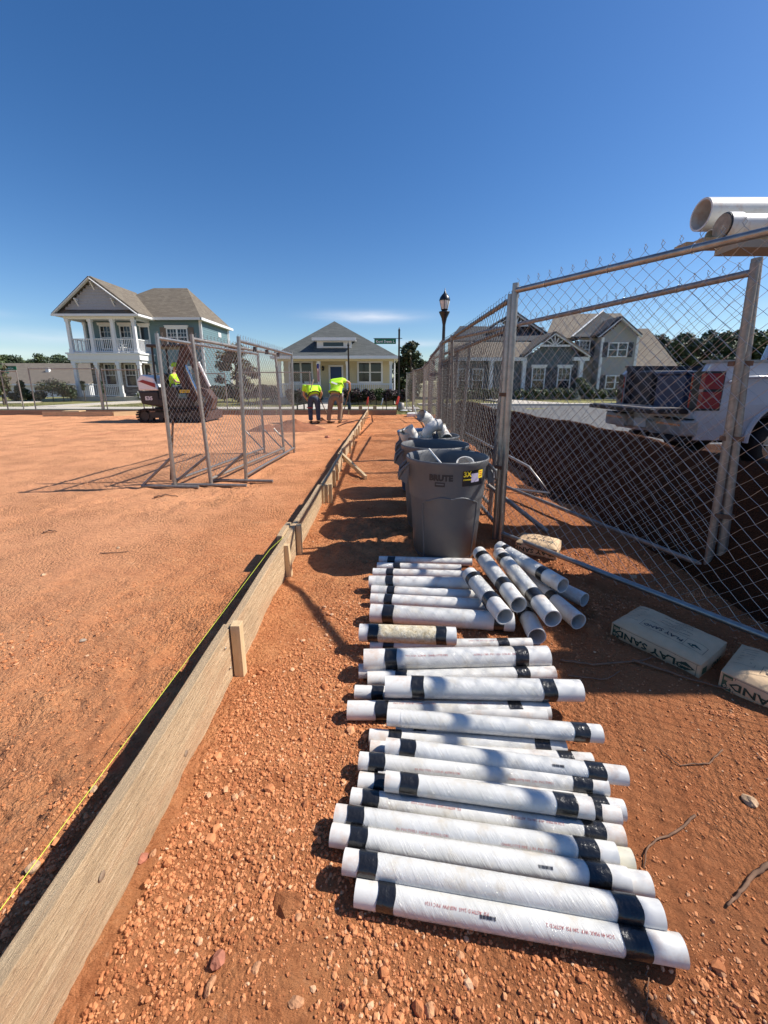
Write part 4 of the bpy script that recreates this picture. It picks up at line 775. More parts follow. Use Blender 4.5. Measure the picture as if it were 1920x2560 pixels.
sandbag((1.462, 1.50), an1 + .06, .42, .31, .10, 'sand bag at the right edge with mesh shadow on its top', seed=4)
sandbag((1.03, 2.93), -.55, .30, .22, .10, 'small sand bag on the clay behind the mesh next to the corner post', seed=7)
sandbag((.93, 16.2), 0, .42, .3, .16, 'pale bag lying far down the fence line', full=False, m='bag_white', seed=9)
# ---------------------------------------------------------------- vegetation
def leafcloud(clumps, n, size, seed, mats_=3, flat=.0):
    r = np.random.default_rng(seed); C_ = np.array(clumps); w = C_[:, 3] ** 2; ci = r.choice(len(C_), n, p=w / w.sum()); c = C_[ci]
    d = r.standard_normal((n, 3)); d /= np.linalg.norm(d, axis=1)[:, None]; rad = c[:, 3] * (r.random(n) ** .45) * np.where(r.random(n) < .08, 1.25, 1); p = c[:, :3] + d * rad[:, None] * np.array([1, 1, .85])
    nrm = d + .9 * r.standard_normal((n, 3)); nrm /= np.linalg.norm(nrm, axis=1)[:, None]; t = np.cross(nrm, r.standard_normal((n, 3))); t /= np.linalg.norm(t, axis=1)[:, None]; b = np.cross(nrm, t)
    s = size * r.uniform(.5, 1.3, n)[:, None]; v = np.stack([p - t * s, p - b * s * .55, p + t * s, p + b * s * .55], 1).reshape(-1, 3); f = np.arange(n * 4).reshape(n, 4)
    return v, f, (ci + (r.random(n) < .25)) % mats_
def crown_mesh(name, clumps, n, size, seed, mats):
    v, f, mi = leafcloud(clumps, n, size, seed, len(mats)); me = npmesh(name, v, f, mats[0]); 
    for m_ in mats[1:]: me.materials.append(M[m_])
    me.polygons.foreach_set('material_index', mi.astype(np.int32)); return me
def tree_data(seed, h, cr, cz0, n, size, mats, slim=1.):
    r = random.Random(seed); cl = []; limbs = MB()
    limbs.tube([(0, 0, -.1), (.02 * h, 0, h * .35), (0, .02 * h, h * .8)], [h * .028, h * .02, h * .006], 8)
    for i in range(22):
        a = r.uniform(0, 6.28); z = cz0 + (h - cz0) * (i + .5) / 22; k_ = math.sin(math.pi * min(1, .18 + .82 * (z - cz0) / (h - cz0))) ** .7; rr_ = cr * k_ * r.uniform(.35, .95) * slim; x, y = rr_ * math.cos(a), rr_ * math.sin(a)
        cl.append((x, y, z - .05 * h * r.random(), cr * r.uniform(.22, .42))); limbs.tube([(0, 0, max(.2, z - .18 * h)), (x * .5, y * .5, z - .06 * h), (x, y, z)], [h * .010, h * .006, h * .002], 5)
    return limbs.mesh('trunk', 'bark'), crown_mesh('crown', cl, n, size, seed, mats)
TD = [tree_data(11 + i, 10, 3.2 + .4 * (i % 2), 1.6, 5200, .24, [['leaf_a', 'leaf_c', 'leaf_b'], ['leaf_c', 'leaf_a'], ['leaf_b', 'leaf_a']][i % 3]) for i in range(5)]
def tree(x, y, z, h, w, td, label, grp, name='tree', cat='tree', rot=None):
    o = thing(name, label, cat, (x, y, z), grp); o.scale = (h / 10 * w, h / 10 * w, h / 10); o.rotation_euler = (0, 0, rot if rot is not None else random.random() * 6.28)
    ob('trunk', td[0], None, o, local=True); ob('crown', td[1], None, o, local=True); return o
def grp_label(i): return None
xs_l = [A(px, 900, 92).x for px in (-20, 22, 60, 105, 128, 150, 178, 205, 245, 270)]
for i, px in enumerate((-15, 20, 45, 97, 118, 140, 165, 190, 228, 250)):
    ytop = (890, 892, 899, 891, 898, 892, 898, 900, 893, 897)[i]; p = A(px, ytop, 88 + 3 * (i % 3)); tree(p.x, p.y, -1.1, p.z + 1.3, 1.15, TD[i % 5], 'green tree of the far wood seen over the long brown roof', 'trees beyond the long brown roof')
for i in range(26):
    px = 1632 + i * 20 - (i % 3) * 6; ytop = 872 if i < 1 else 853 - 9 * math.sin(i * 1.7) - min(i, 12) * 1.2; Yd = 62 + 7 * (i % 3); p = A(px, ytop, Yd); tree(p.x, Yd, -1.1, p.z + 1.3, .95 if i % 3 else 1.2, TD[i % 5], 'dark green tree in the wood behind the truck', 'trees of the wood at the right')
tree(2.1, 31.5, 0, 4.2, 1.15, tree_data(31, 10, 3.6, 1.2, 5200, .34, ['leaf_c', 'leaf_brown', 'leaf_a']), 'dark magnolia like tree right of the yellow cottage', None)
tree(A(1010, 960, 33).x + .0, 33, 0, 3.3, 1.3, TD[1], 'low dark tree behind the street sign pole', None)
p = A(8, 1000, 26); tree(p.x, 26, 0, 2.6, .75, tree_data(41, 10, 3.4, 3.0, 900, .55, ['leaf_brown', 'leaf_a']), 'thin young street tree at the far left edge', None, 'young_tree')
p = A(600, 960, 31); tree(p.x, 30.5, 0, 4.0, 1.15, tree_data(43, 10, 3.4, 1.4, 2600, .36, ['leaf_a', 'leaf_brown']), 'loose leafy tree between the blue house and the cottage', None)
ORD = 'first second third fourth fifth sixth seventh eighth ninth tenth eleventh twelfth'.split()
def bush(x, y, r, h, mats, label, grp, name='shrub', n=1500, size=None, seed=None, cat='shrub'):
    sd_ = seed or int(abs(x * 31 + y * 7)) + 3; q = random.Random(sd_); cl = [(q.uniform(-.5, .5) * r, q.uniform(-.5, .5) * r, h * q.uniform(.3, .72), r * q.uniform(.4, .6)) for _ in range(9)]
    me = crown_mesh('foliage', [(a, b, c, min(d, h * .5)) for a, b, c, d in cl], n, size or .07, sd_, mats); t = thing(name, label, cat, (x, y, 0), grp); ob('foliage', me, None, t, local=True); ob('stem', MB().tube([(0, 0, -.05), (0, 0, h * .5)], .03, 6), 'bark', t, local=True); return t
for i, px in enumerate(list(range(765, 1010, 22))):
    if 790 < px < 858: continue
    p = A(px, 1000, 26.2); bush(p.x, p.y, .52, 1.12 if px < 950 else 1.2, ['leaf_purple', 'leaf_purple', 'leaf_c'] if not 920 < px < 945 else ['leaf_a', 'leaf_b'], ORD[i] + ' purple hedge shrub from the left in front of the cottage porch' if not 920 < px < 945 else 'green shrub among the purple hedge', 'purple hedge shrubs before the cottage' if not 920 < px < 945 else None, n=1500)
for i, px in enumerate((730, 748)): p = A(px, 1000, 26.2); bush(p.x, p.y, .5, 1.1, ['leaf_purple', 'leaf_c'], ('left', 'right')[i] + ' one of two dark hedge shrubs behind the sagging far panel', 'dark shrubs behind the sagging panel')
for i, px in enumerate((1295, 1315, 1338, 1360, 1382, 1402, 1425, 1485, 1510, 1535, 1560, 1590)): p = A(px, 996, 33.5); bush(p.x, p.y, .6, 1.05, ['leaf_a', 'leaf_b'], ORD[i] + ' round green shrub from the left in the bed before the grey house', 'round shrubs before the grey house', n=900, size=.1)
for i, px in enumerate((1150, 1170, 1192, 1215, 1236)): p = A(px, 990, 32.5); bush(p.x, p.y, .6, 1.15, ['leaf_b', 'leaf_a'], ORD[i] + ' light green shrub from the left seen through the far fence run', 'light green shrubs seen through the far fence', n=900, size=.1)
p = A(1463, 980, 34); bush(p.x, p.y, .95, 2.2, ['leaf_b', 'leaf_a'], 'tall bright shrub between the porch and the two storey part', None, n=2000, size=.1)
for i, (px, hh, rr_) in enumerate(((35, .75, .5), (75, .8, .5), (100, .8, .55), (132, 1.9, .9), (158, 2.0, .95), (176, 1.4, .7), (55, 2.0, .45))): p = A(px, 990, 31); bush(p.x, p.y, rr_, hh, ['leaf_brown', 'leaf_a', 'leaf_c'], ('low', 'second low', 'third low', 'big loose', 'tallest loose', 'ragged', 'narrow sparse')[i] + ' shrub in the row left of the blue house', 'shrubs left of the blue house', n=1100)
for i, (px, w) in enumerate(((211, .2), (258, .22))): p = A(px, 985, 31.2); bush(p.x, p.y, w, 2.0, ['leaf_c', 'leaf_a'], ('left', 'right')[i] + ' narrow upright evergreen before the pillared porch', 'narrow evergreens at the blue house porch', n=1300, name='evergreen')
p = A(358, 995, 30); bush(p.x, p.y, .6, .8, ['leaf_a', 'flag_white', 'leaf_b'], 'flowering bush right of the porch steps', None, n=500)
for i in range(9): p = A(520 + i * 20, 985, 29.5 + (i % 2)); bush(p.x, p.y, .7, 1.5 - .1 * (i % 3), ['leaf_a', 'leaf_c', 'leaf_brown'], ORD[i] + ' dark shrub from the left between the blue house and the cottage', 'shrubs between the two houses', n=800, size=.1)
n = 26000; gx = rng.uniform(-26, 16, n); gy = rng.uniform(17.6, 30, n); kk = ~((gy > 20.9) & (gy < 23.0) & (gx < 2)) & ~((gx > 2.1) & (gy < 27.2)) & (gy < 27.5); gx, gy = gx[kk], gy[kk]; n = len(gx)
zz = .035 * vnoise(gx * .5, gy * .5) + .02 * vnoise(gx * 2, gy * 2) - .04; hh = rng.uniform(.03, .08, n); dx = rng.normal(0, .02, n); w = .012
v = np.stack([np.stack([gx - w, gy, zz], 1), np.stack([gx + w, gy, zz], 1), np.stack([gx + dx, gy + dx * .5, zz + hh], 1)], 1).reshape(-1, 3); tag(ob('grass', npmesh('grass', v, np.arange(n * 3).reshape(n, 3), 'blade'), None), 'short dry grass on the verge and lawns', 'grass', kind='stuff')
# ---------------------------------------------------------------- houses
def window(parent, x0, x1, z0, z1, y, frame='white_trim', fw=.09, mull=0, grid=True, head=False, pane='glass_dark', th=.07, rail=True):
    mb = MB(); mb.b2((x0, y - th, z0), (x0 + fw, y, z1)); mb.b2((x1 - fw, y - th, z0), (x1, y, z1)); mb.b2((x0 + fw, y - th, z1 - fw), (x1 - fw, y, z1)); mb.b2((x0 + fw, y - th - .02, z0), (x1 - fw, y, z0 + fw))
    if head: mb.b2((x0 - .08, y - th - .05, z1), (x1 + .08, y, z1 + .16)); mb.b2((x0 - .12, y - th - .08, z1 + .16), (x1 + .12, y, z1 + .20))
    cols = [(x0 + fw, x1 - fw)]
    if mull: m_ = (x0 + x1) / 2; mb.b2((m_ - .06, y - th, z0 + fw), (m_ + .06, y, z1 - fw)); cols = [(x0 + fw, m_ - .06), (m_ + .06, x1 - fw)]
    zm = (z0 + z1) / 2
    for a, b in cols:
        if rail: mb.b2((a, y - th * .7, zm - .03), (b, y, zm + .03))
        if grid: 
            for f_ in (1 / 3, 2 / 3): x = a + (b - a) * f_; mb.b2((x - .013, y - th * .5, zm + .03), (x + .013, y, z1 - fw))
            z = (zm + z1 - fw) / 2 + .01; mb.b2((a, y - th * .48, z - .013), (b, y, z + .013))
    w = ob('window', mb, frame, parent)
    for a, b in cols: sub('pane', MB().b2((a, y - th * .35, z0 + fw), (b, y - .002, z1 - fw)), pane, w)
    return w
def lap(parent, name, p0, p1, z0, zt, m, c=.17, out=(0, -1)):   # clapboard wall from p0 to p1 (xy); zt = top height or function of 0..1
    p0, p1 = Vector((*p0, 0)), Vector((*p1, 0)); o = Vector((*out, 0)); mb = MB(); z = z0
    f_ = zt if callable(zt) else (lambda s_: zt); top = max(f_(s_ / 40) for s_ in range(41))
    while z < top - .01:
        ss = [s_ / 80 for s_ in range(81) if f_(s_ / 80) > z + .02]
        if not ss: break
        a, b = p0.lerp(p1, ss[0]), p0.lerp(p1, ss[-1]); zz = min(z + c, top)
        vs = [a + o * .024 + Vector((0, 0, z)), b + o * .024 + Vector((0, 0, z)), b + o * .004 + Vector((0, 0, zz)), a + o * .004 + Vector((0, 0, zz)), a - o * .06 + Vector((0, 0, z)), b - o * .06 + Vector((0, 0, z)), b - o * .06 + Vector((0, 0, zz)), a - o * .06 + Vector((0, 0, zz))]
        mb.add(vs, [(0, 1, 2, 3), (7, 6, 5, 4), (0, 4, 5, 1), (3, 2, 6, 7), (0, 3, 7, 4), (1, 5, 6, 2)]); z += c
    return ob(name, mb, m, parent)
def roofs(parent, m, *polys, th=.12, fascia=None):
    for p_ in polys:
        mb = MB().poly(p_, th); ob('roof', mb, m, parent)
def railing(parent, x0, x1, y, z0, z1, m='white_trim', axis='x', step=.135):
    mb = MB(); L = x1 - x0; n = int(L / step)
    def P(a, yy, z): return (a, yy, z) if axis == 'x' else (yy, a, z)
    for (za, zb, w) in ((z1 - .07, z1, .05), (z0 + .06, z0 + .12, .035)): mb.b2(P(x0, y - w, za), P(x1, y + w, zb))
    for i in range(n): a = x0 + L * (i + .5) / n; mb.b2(P(a - .02, y - .02, z0 + .12), P(a + .02, y + .02, z1 - .07))
    o = ob('railing', mb, m, parent); o['kind'] = 'stuff'
def column(parent, x, y, z0, z1, w=.22, m='white_trim'):
    mb = MB(); mb.b2((x - w / 2, y - w / 2, z0), (x + w / 2, y + w / 2, z1)); mb.b2((x - w * .68, y - w * .68, z0), (x + w * .68, y + w * .68, z0 + .28)); mb.b2((x - w * .66, y - w * .66, z1 - .2), (x + w * .66, y + w * .66, z1)); ob('column', mb, m, parent)
# blue two storey house
t = thing('house', 'two storey blue house with a double pillared porch and brown hip roof', 'house', (-19, 34, 0))
yp, yw, yb = 32.0, 33.9, 39.6; XL, XP, XR = -23.95, -18.85, -14.7; zf, zd, ze = .31, 3.5, 6.35
mb = MB(); mb.b2((XL, yw + .08, -.1), (XR - .08, yb, ze)); ob('core', mb, 'blue_siding', t)
lap(t, 'wall', (XP - .0, yw), (XR, yw), zf, ze, 'blue_siding'); lap(t, 'wall', (XL, yw), (XP, yw), zd, ze, 'blue_siding'); lap(t, 'wall', (XR, yw), (XR, yb), zf - .2, ze, 'blue_siding', out=(1, 0))
mb = MB().b2((XL, yw - .06, zf), (XP, yw + .06, zd - .3)); 
mb.g = [(a, c, 0) for a, b, c in mb.v]; ob('stone_wall', mb, 'stonework', t)
mb = MB(); mb.b2((XR - .10, yw - .05, zf), (XR + .05, yw + .12, ze)); mb.b2((XR - .05, yb - .12, zf), (XR + .05, yb + .05, ze)); mb.b2((XL - .05, yw - .05, zd), (XL + .12, yw + .1, ze)); mb.b2((XR + .03, 37.3, ze - 1.0), (XR + .06, 37.9, ze - .62)); ob('corner_trim', mb, 'white_trim', t)
mb = MB(); mb.b2((XL - .15, yp - .2, -.1), (XP + .15, yw, zf)); ob('porch_floor', mb, 'concrete', t)
mb = MB(); mb.b2((XL - .2, yp - .2, zd - .42), (XP + .2, yw, zd)); mb.b2((XL - .28, yp - .28, zd), (XP + .28, yw, zd + .12)); mb.b2((XL - .1, yp - .12, zd - .62), (XP + .1, yp + .12, zd - .42)); mb.b2((XP - .12, yp, zd - .62), (XP + .1, yw, zd - .42)); ob('balcony_floor', mb, 'white_trim', t)
mb = MB(); mb.b2((XL - .1, yp - .12, ze - .32), (XP + .1, yp + .12, ze)); mb.b2((XP - .12, yp, ze - .32), (XP + .1, yw, ze)); mb.b2((XL - .1, yp, ze - .32), (XL + .12, yw, ze)); ob('porch_beam', mb, 'white_trim', t)
cx = [XL + .1, XL + 1.78, XL + 3.45, XP - .05]
for x in cx: column(t, x, yp, zf, zd - .6); column(t, x, yp, zd + .12, ze - .3)
column(t, XP - .05, yw - .2, zf, zd - .6, .16); column(t, XL + .1, yw - .2, zd + .12, ze - .3, .16)
for a, b in zip(cx, cx[1:]): railing(t, a + .12, b - .12, yp, zd + .12, zd + 1.15)
railing(t, yp + .1, yw, XP - .05, zd + .12, zd + 1.15, axis='y'); railing(t, yp + .1, yw, XL + .1, zd + .12, zd + 1.15, axis='y')
railing(t, cx[0] + .12, cx[1] - .12, yp, zf, zf + .95); railing(t, cx[1] + .12, cx[2] - .12, yp, zf, zf + .95); railing(t, yp + .1, yw, XP - .05, zf, zf + .95, axis='y')
for x in (XL + 1.15, XL + 2.75): window(t, x, x + .95, zd + .5, zd + 2.35, yw, head=True)
window(t, XL + 4.35, XL + 5.15, zd + .15, zd + 2.3, yw, head=True, grid=False)
for x in (XL + 1.1, XL + 2.75): window(t, x, x + .95, zf + .75, zf + 2.6, yw - .06)
mb = MB(); mb.b2((XL + 4.35, yw - .14, zf), (XL + 4.45, yw - .06, zf + 2.6)); mb.b2((XL + 5.25, yw - .14, zf), (XL + 5.35, yw - .06, zf + 2.6)); mb.b2((XL + 4.35, yw - .14, zf + 2.5), (XL + 5.35, yw - .06, zf + 2.6)); ob('door_frame', mb, 'white_trim', t); d = ob('door', MB().b2((XL + 4.45, yw - .1, zf), (XL + 4.95, yw - .062, zf + 2.5)), 'door_dark', t); sub('pane', MB().b2((XL + 4.53, yw - .12, zf + .4), (XL + 4.87, yw - .101, zf + 2.2)), 'glass_dark', d)
window(t, -17.45, -15.75, zd + .75, zd + 2.15, yw - .02, mull=1, head=True); mb = MB()
for x in (-17.95, -15.7): ob('shutter', MB().b2((x, yw - .07, zd + .72), (x + .45, yw - .02, zd + 2.2)), 'shutter_brown', t)
window(t, -17.45, -15.75, zf + .7, zf + 2.2, yw - .02, mull=1, head=True)
xa, za = -21.45, 8.85; o_ = .45; yg = yp - .42
roofs(t, 'roof_brown', [(XL - .65, yg, ze - .05), (xa, yg, za), (xa, 37.2, za), (XL - .65, 37.2, ze - .05)][::-1], [(xa, yg, za), (XP + .65, yg, ze - .05), (XP + .65, 34.2, ze - .05), (xa, 37.2, za)][::-1])
rz = 9.35; r0, r1 = (-19.9, 37.3), (-17.0, 37.3)
roofs(t, 'roof_brown', [(XL - .5, yw - .45, ze), (XR + .3, yw - .45, ze), (r1[0], r1[1], rz), (r0[0], r0[1], rz)], [(XR + .3, yw - .45, ze), (XR + .3, yb + .45, ze), (r1[0], r1[1], rz)], [(XR + .3, yb + .45, ze), (XL - .5, yb + .45, ze), (r0[0], r0[1], rz), (r1[0], r1[1], rz)], [(XL - .5, yb + .45, ze), (XL - .5, yw - .45, ze), (r0[0], r0[1], rz)])
mb = MB(); c_ = .21; z = ze + .35
while z < za - .25:                                  # shake rows of the gable
    f_ = (za - .2 - z) / (za - ze); wd = (XP - XL + 1.0) / 2 * f_; mb.b2((xa - wd, yp - .06 - .012, z), (xa + wd, yp, z + c_ * .5)); mb.b2((xa - wd * .99, yp - .045, z + c_ * .5), (xa + wd * .99, yp, z + c_)); z += c_
ob('gable_shingles', mb, 'gable_shake', t, kind=None)
roofs(t, 'roof_brown', [(XL - .5, yg + .05, ze + .02), (XP + .5, yg + .05, ze + .02), (XP + .1, yp, ze + .38), (XL - .1, yp, ze + .38)], th=.08)
mb = MB(); mb.beam((XL - .68, yg - .02, ze - .12), (xa, yg - .02, za - .07), .06, .24, up=(0, -1, 0)); mb.beam((XP + .68, yg - .02, ze - .12), (xa, yg - .02, za - .07), .06, .24, up=(0, -1, 0)); ob('rake_board', mb, 'white_trim', t)
for sx in (-1, 0, 1): x = xa + sx * 1.35; z = za - .35 - abs(sx) * 1.15; mb = MB(); mb.beam((x, yp, z), (x, yg, z + .05), .09, .09); mb.beam((x, yp, z - .45), (x, yg + .1, z), .08, .08); ob('bracket', mb, 'white_trim', t)
mb = MB(); mb.b2((XP + .4, yw - .58, ze - .16), (XR + .35, yw - .45, ze + .03)); mb.b2((XR + .3, yw - .58, ze - .16), (XR + .41, yb + .5, ze + .03)); mb.b2((XL - .6, yg - .1, ze - .16), (XP + .6, yg, ze + .0)); mb.b2((XP + .6, yg - .1, ze - .16), (XP + .7, yw - .5, ze + .0)); mb.b2((XL - .5, yg, ze - .16), (XP + .6, yw + .1, ze - .10)); mb.b2((XR - .0, yw - .45, ze - .14), (XR + .3, yb + .4, ze - .1)); ob('gutter', mb, 'white_trim', t)
mb = MB(); mb.tube([(XR + .12, yw - .1, ze - .15), (XR + .12, yw - .1, 0)], .04, 6); mb.tube([(XR + .12, yb, ze - .15), (XR + .12, yb, 0)], .04, 6); ob('downpipe', mb, 'white_trim', t)
def rocker(x, y, z, label, m='white_trim'):
    t = thing('rocking_chair', label, 'chair', (x, y, z)); mb = MB().b2((x - .28, y - .25, z + .40), (x + .28, y + .25, z + .44)); ob('seat', mb, m, t); ob('backrest', MB().box((x - .33, y, z + .78), (.04, .5, .72), Matrix.Rotation(R(-12), 3, 'Y')), m, t)
    for s_ in (-1, 1):
        ob('leg', MB().tube([(x - .28, y + .25 * s_, z + .05), (x - .28, y + .25 * s_, z + .6)], .025, 6), m, t); ob('leg', MB().tube([(x + .28, y + .25 * s_, z + .05), (x + .28, y + .25 * s_, z + .66)], .025, 6), m, t); ob('armrest', MB().b2((x - .33, y + .27 * s_ - .03, z + .64), (x + .32, y + .27 * s_ + .03, z + .68)), m, t)
        ob('rocker', MB().tube([(x - .5, y + .25 * s_, z + .09), (x, y + .25 * s_, z + .02), (x + .45, y + .25 * s_, z + .08)], .02, 6), m, t)
rocker(-20.35, 32.45, zd + .12, 'white rocking chair on the upper porch of the blue house')
# yellow cottage
t = thing('house', 'yellow cottage with a grey hip roof, dormer and blue front door', 'house', (-3.5, 29, 0))
yp, yw, yb = 27.0, 28.9, 36.0; xl, xr = A(690, 900, yp).x, A(981, 900, yp).x; zf, ze = .42, 3.02
ob('core', MB().b2((xl, yw + .08, -.1), (xr, yb, ze)), 'yellow_siding', t); lap(t, 'wall', (xl, yw), (xr, yw), zf, ze, 'yellow_siding'); lap(t, 'wall', (xr, yw), (xr, yb), zf - .2, ze, 'yellow_siding', out=(1, 0))
ob('porch_floor', MB().b2((xl, yp - .15, -.1), (xr + .1, yw, zf)), 'concrete', t); mb = MB(); mb.b2((-5.0, yp - .5, -.1), (-3.3, yp - .15, zf * .66)); mb.b2((-5.0, yp - .85, -.1), (-3.3, yp - .5, zf * .33)); ob('steps', mb, 'concrete', t)
mb = MB(); mb.b2((xl - .05, yp - .14, ze - .30), (xr + .12, yp + .14, ze)); mb.b2((xr - .12, yp, ze - .30), (xr + .12, yw, ze)); ob('porch_beam', mb, 'yellow_siding', t)
for px in (700, 798, 869, 977): column(t, A(px, 940, yp).x, yp, zf, ze - .3, .17)
railing(t, A(700, 940, yp).x, A(798, 940, yp).x, yp, zf, zf + .9); railing(t, A(872, 940, yp).x, xr, yp, zf, zf + .9); railing(t, yp, yw, xr, zf, zf + .9, axis='y')
p = lambda a, b: A(a, b, yw).x
window(t, p(893, 930), p(957, 930), A(900, 958, yw).z, A(900, 903, yw).z, yw, mull=1, grid=False, fw=.12); window(t, p(722, 930), p(783, 930), A(900, 958, yw).z, A(900, 903, yw).z, yw, mull=1, grid=False, fw=.12)
dx0, dx1 = p(826.5, 940), p(854.5, 940); dz = A(840, 917, yw).z; d = ob('door', MB().b2((dx0, yw - .05, zf), (dx1, yw, dz)), 'door_blue', t); sub('panel', MB().b2((dx0 + .15, yw - .07, zf + .2), (dx1 - .15, yw - .051, zf + .9)), 'door_blue', d); sub('panel', MB().b2((dx0 + .15, yw - .07, zf + 1.05), (dx1 - .15, yw - .051, dz - .2)), 'door_blue', d); sub('handle', MB().sphere((dx1 - .1, yw - .09, zf + 1), .035), 'brass', d)
mb = MB(); mb.b2((dx0 - .12, yw - .07, zf), (dx0, yw, dz + .12)); mb.b2((dx1, yw - .07, zf), (dx1 + .12, yw, dz + .12)); mb.b2((dx0, yw - .07, dz), (dx1, yw, dz + .12)); ob('door_frame', mb, 'white_trim', t)
for x in (dx0 - .5, dx1 + .42): l_ = ob('lantern', MB().lathe([(0, 0), (.06, .02), (.09, .22), (.1, .25), (.03, .34), (0, .36)], (x, yw - .14, dz - .28), 8), 'black_paint', t); sub('bulb', MB().sphere((x, yw - .245, dz - .12), .028), 'brass', l_)
v_, f_ = text_mesh('709', .17, .004); ob('house_number', MB().add([(x_ + p(833, 895), yp - .15, y_ + ze - .15) for x_, y_, _ in v_], f_), 'brass', t)
xL, xR_ = A(677, 885, yp - .5).x, A(994, 886, yp - .5).x; xc = (xL + xR_) / 2; apx = Vector((A(836, 804, 31.2).x, 31.2, A(840, 803, 31.2).z)); y0, y1 = yp - .5, yb + .5
roofs(t, 'roof_grey', [(xL, y0, ze), (xR_, y0, ze), apx], [(xR_, y0, ze), (xR_, y1, ze), apx], [(xR_, y1, ze), (xL, y1, ze), apx], [(xL, y1, ze), (xL, y0, ze), apx], th=.13)
mb = MB(); mb.b2((xL - .05, y0 - .12, ze - .17), (xR_ + .05, y0 - .002, ze + .01)); mb.b2((xR_, y0, ze - .17), (xR_ + .1, y1, ze + .01)); mb.b2((xL, y0, ze - .18), (xR_, yw, ze - .13)); ob('gutter', mb, 'white_trim', t); ob('downpipe', MB().tube([(xr + .12, yp - .1, ze - .1), (xr + .14, yp + .1, ze - .5), (xr + .14, yp + .1, 0)], .045, 6), 'white_trim', t)
slope = (apx.z - ze) / (apx.y - y0); yd = y0 + .95; dzb = ze + .95 * slope - .05; X0, X1 = A(792, 862, yd).x, A(878, 862, yd).x; Zt = A(830, 848, yd).z
mb = MB().b2((X0, yd, dzb), (X1, yd + 1.6, Zt)); dm = ob('dormer', mb, 'white_trim', t); window(t, A(806, 858, yd).x, A(861, 858, yd).x, dzb + .10, Zt - .14, yd - .002, grid=False, fw=.055, rail=False)
e0, e1 = A(781, 846, yd - .35).x, A(889, 846, yd - .35).x; dap = Vector(((e0 + e1) / 2, yd + 1.35, A(836, 812, yd + 1.2).z)); roofs(t, 'roof_grey', [(e0, yd - .35, Zt + .05), (e1, yd - .35, Zt + .05), dap], [(e1, yd - .35, Zt + .05), (e1, yd + 2.2, Zt + .05), dap], [(e0, yd + 2.2, Zt + .05), (e0, yd - .35, Zt + .05), dap], th=.1)
mb = MB().b2((e0 - .03, yd - .42, Zt - .12), (e1 + .03, yd - .352, Zt + .07)); mb.b2((e0, yd - .35, Zt - .12), (e1, yd + .3, Zt - .06)); ob('dormer_fascia', mb, 'white_trim', t)
# flag on the porch column
fx = A(797, 920, yp - .4).x; t = thing('flag', 'red and white striped flag hanging on the cottage porch column', 'flag', (fx, yp - .3, 1.6)); ob('pole', MB().tube([(fx + .05, yp - .1, 1.7), (fx - .1, yp - .75, 2.55)], .014, 6), 'white_trim', t)
for i in range(7):
    vs = []; 
    for j in range(7): z = 2.5 - j * .18; w_ = .028 * 7 * (1 - .05 * j); a0 = -w_ / 2 + w_ * i / 7; vs += [(fx + a0, yp - .7 + .05 * math.sin(i * 1.3 + j * .5), z), (fx + a0 + w_ / 7, yp - .7 + .05 * math.sin((i + 1) * 1.3 + j * .5), z)]
    ob('stripe', MB().add(vs, [(2 * j, 2 * j + 1, 2 * j + 3, 2 * j + 2) for j in range(6)]), 'flag_red' if i % 2 == 0 else 'flag_white', t)
ob('canton', MB().box((fx, yp - .77, 2.38), (.12, .02, .3)), 'flag_blue', t)
rocker(A(772, 950, 28).x, 28.0, .42, 'dark chair on the cottage porch left of the door', 'black_paint')
# grey craftsman house behind the near panels
t = thing('house', 'grey and tan house with truss trimmed porch gables behind the mesh', 'house', (16, 37, 0)); Y = 36.0
q = lambda px, py, dy=0: A(px, py, Y + dy)
def xz(px, py, dy=0): v = q(px, py, dy); return v.x, v.z
zb = -.1
def gable(parent, lx, rx, ey_, ax, ay, m, dy=0, back=6, rm='roof_tan', ov=.35):
    l, r_, a_ = q(lx, ey_, dy), q(rx, ey_, dy), q(ax, ay, dy); y0, y1 = Y + dy - ov, Y + dy + back
    roofs(parent, rm, [(l.x, y0, l.z), (a_.x, y0, a_.z), (a_.x, y1, a_.z), (l.x, y1, l.z)][::-1], [(a_.x, y0, a_.z), (r_.x, y0, r_.z), (r_.x, y1, r_.z), (a_.x, y1, a_.z)][::-1], th=.14)
    mb = MB(); mb.beam((l.x, y0 - .03, l.z - .12), (a_.x, y0 - .03, a_.z - .1), .06, .24, up=(0, -1, 0)); mb.beam((r_.x, y0 - .03, r_.z - .12), (a_.x, y0 - .03, a_.z - .1), .06, .24, up=(0, -1, 0)); ob('rake_board', mb, 'white_trim', parent); return l, r_, a_
def truss(parent, lx, rx, by, ax, ay, dy):
    l, r_, a_ = q(lx, by, dy), q(rx, by, dy), q(ax, ay, dy); y = Y + dy - .3; mb = MB(); mb.beam((l.x, y, l.z), (r_.x, y, r_.z), .07, .16); c = Vector(((l.x + r_.x) / 2, y, l.z))
    for f_ in (-.62, -.3, 0, .3, .62):
        top = Vector((a_.x + f_ * (r_.x - l.x) * .42, y, a_.z - abs(f_) * (a_.z - l.z) * .8)); mb.beam(c, top, .06, .12, up=(0, -1, 0))
    ob('truss', mb, 'white_trim', parent)
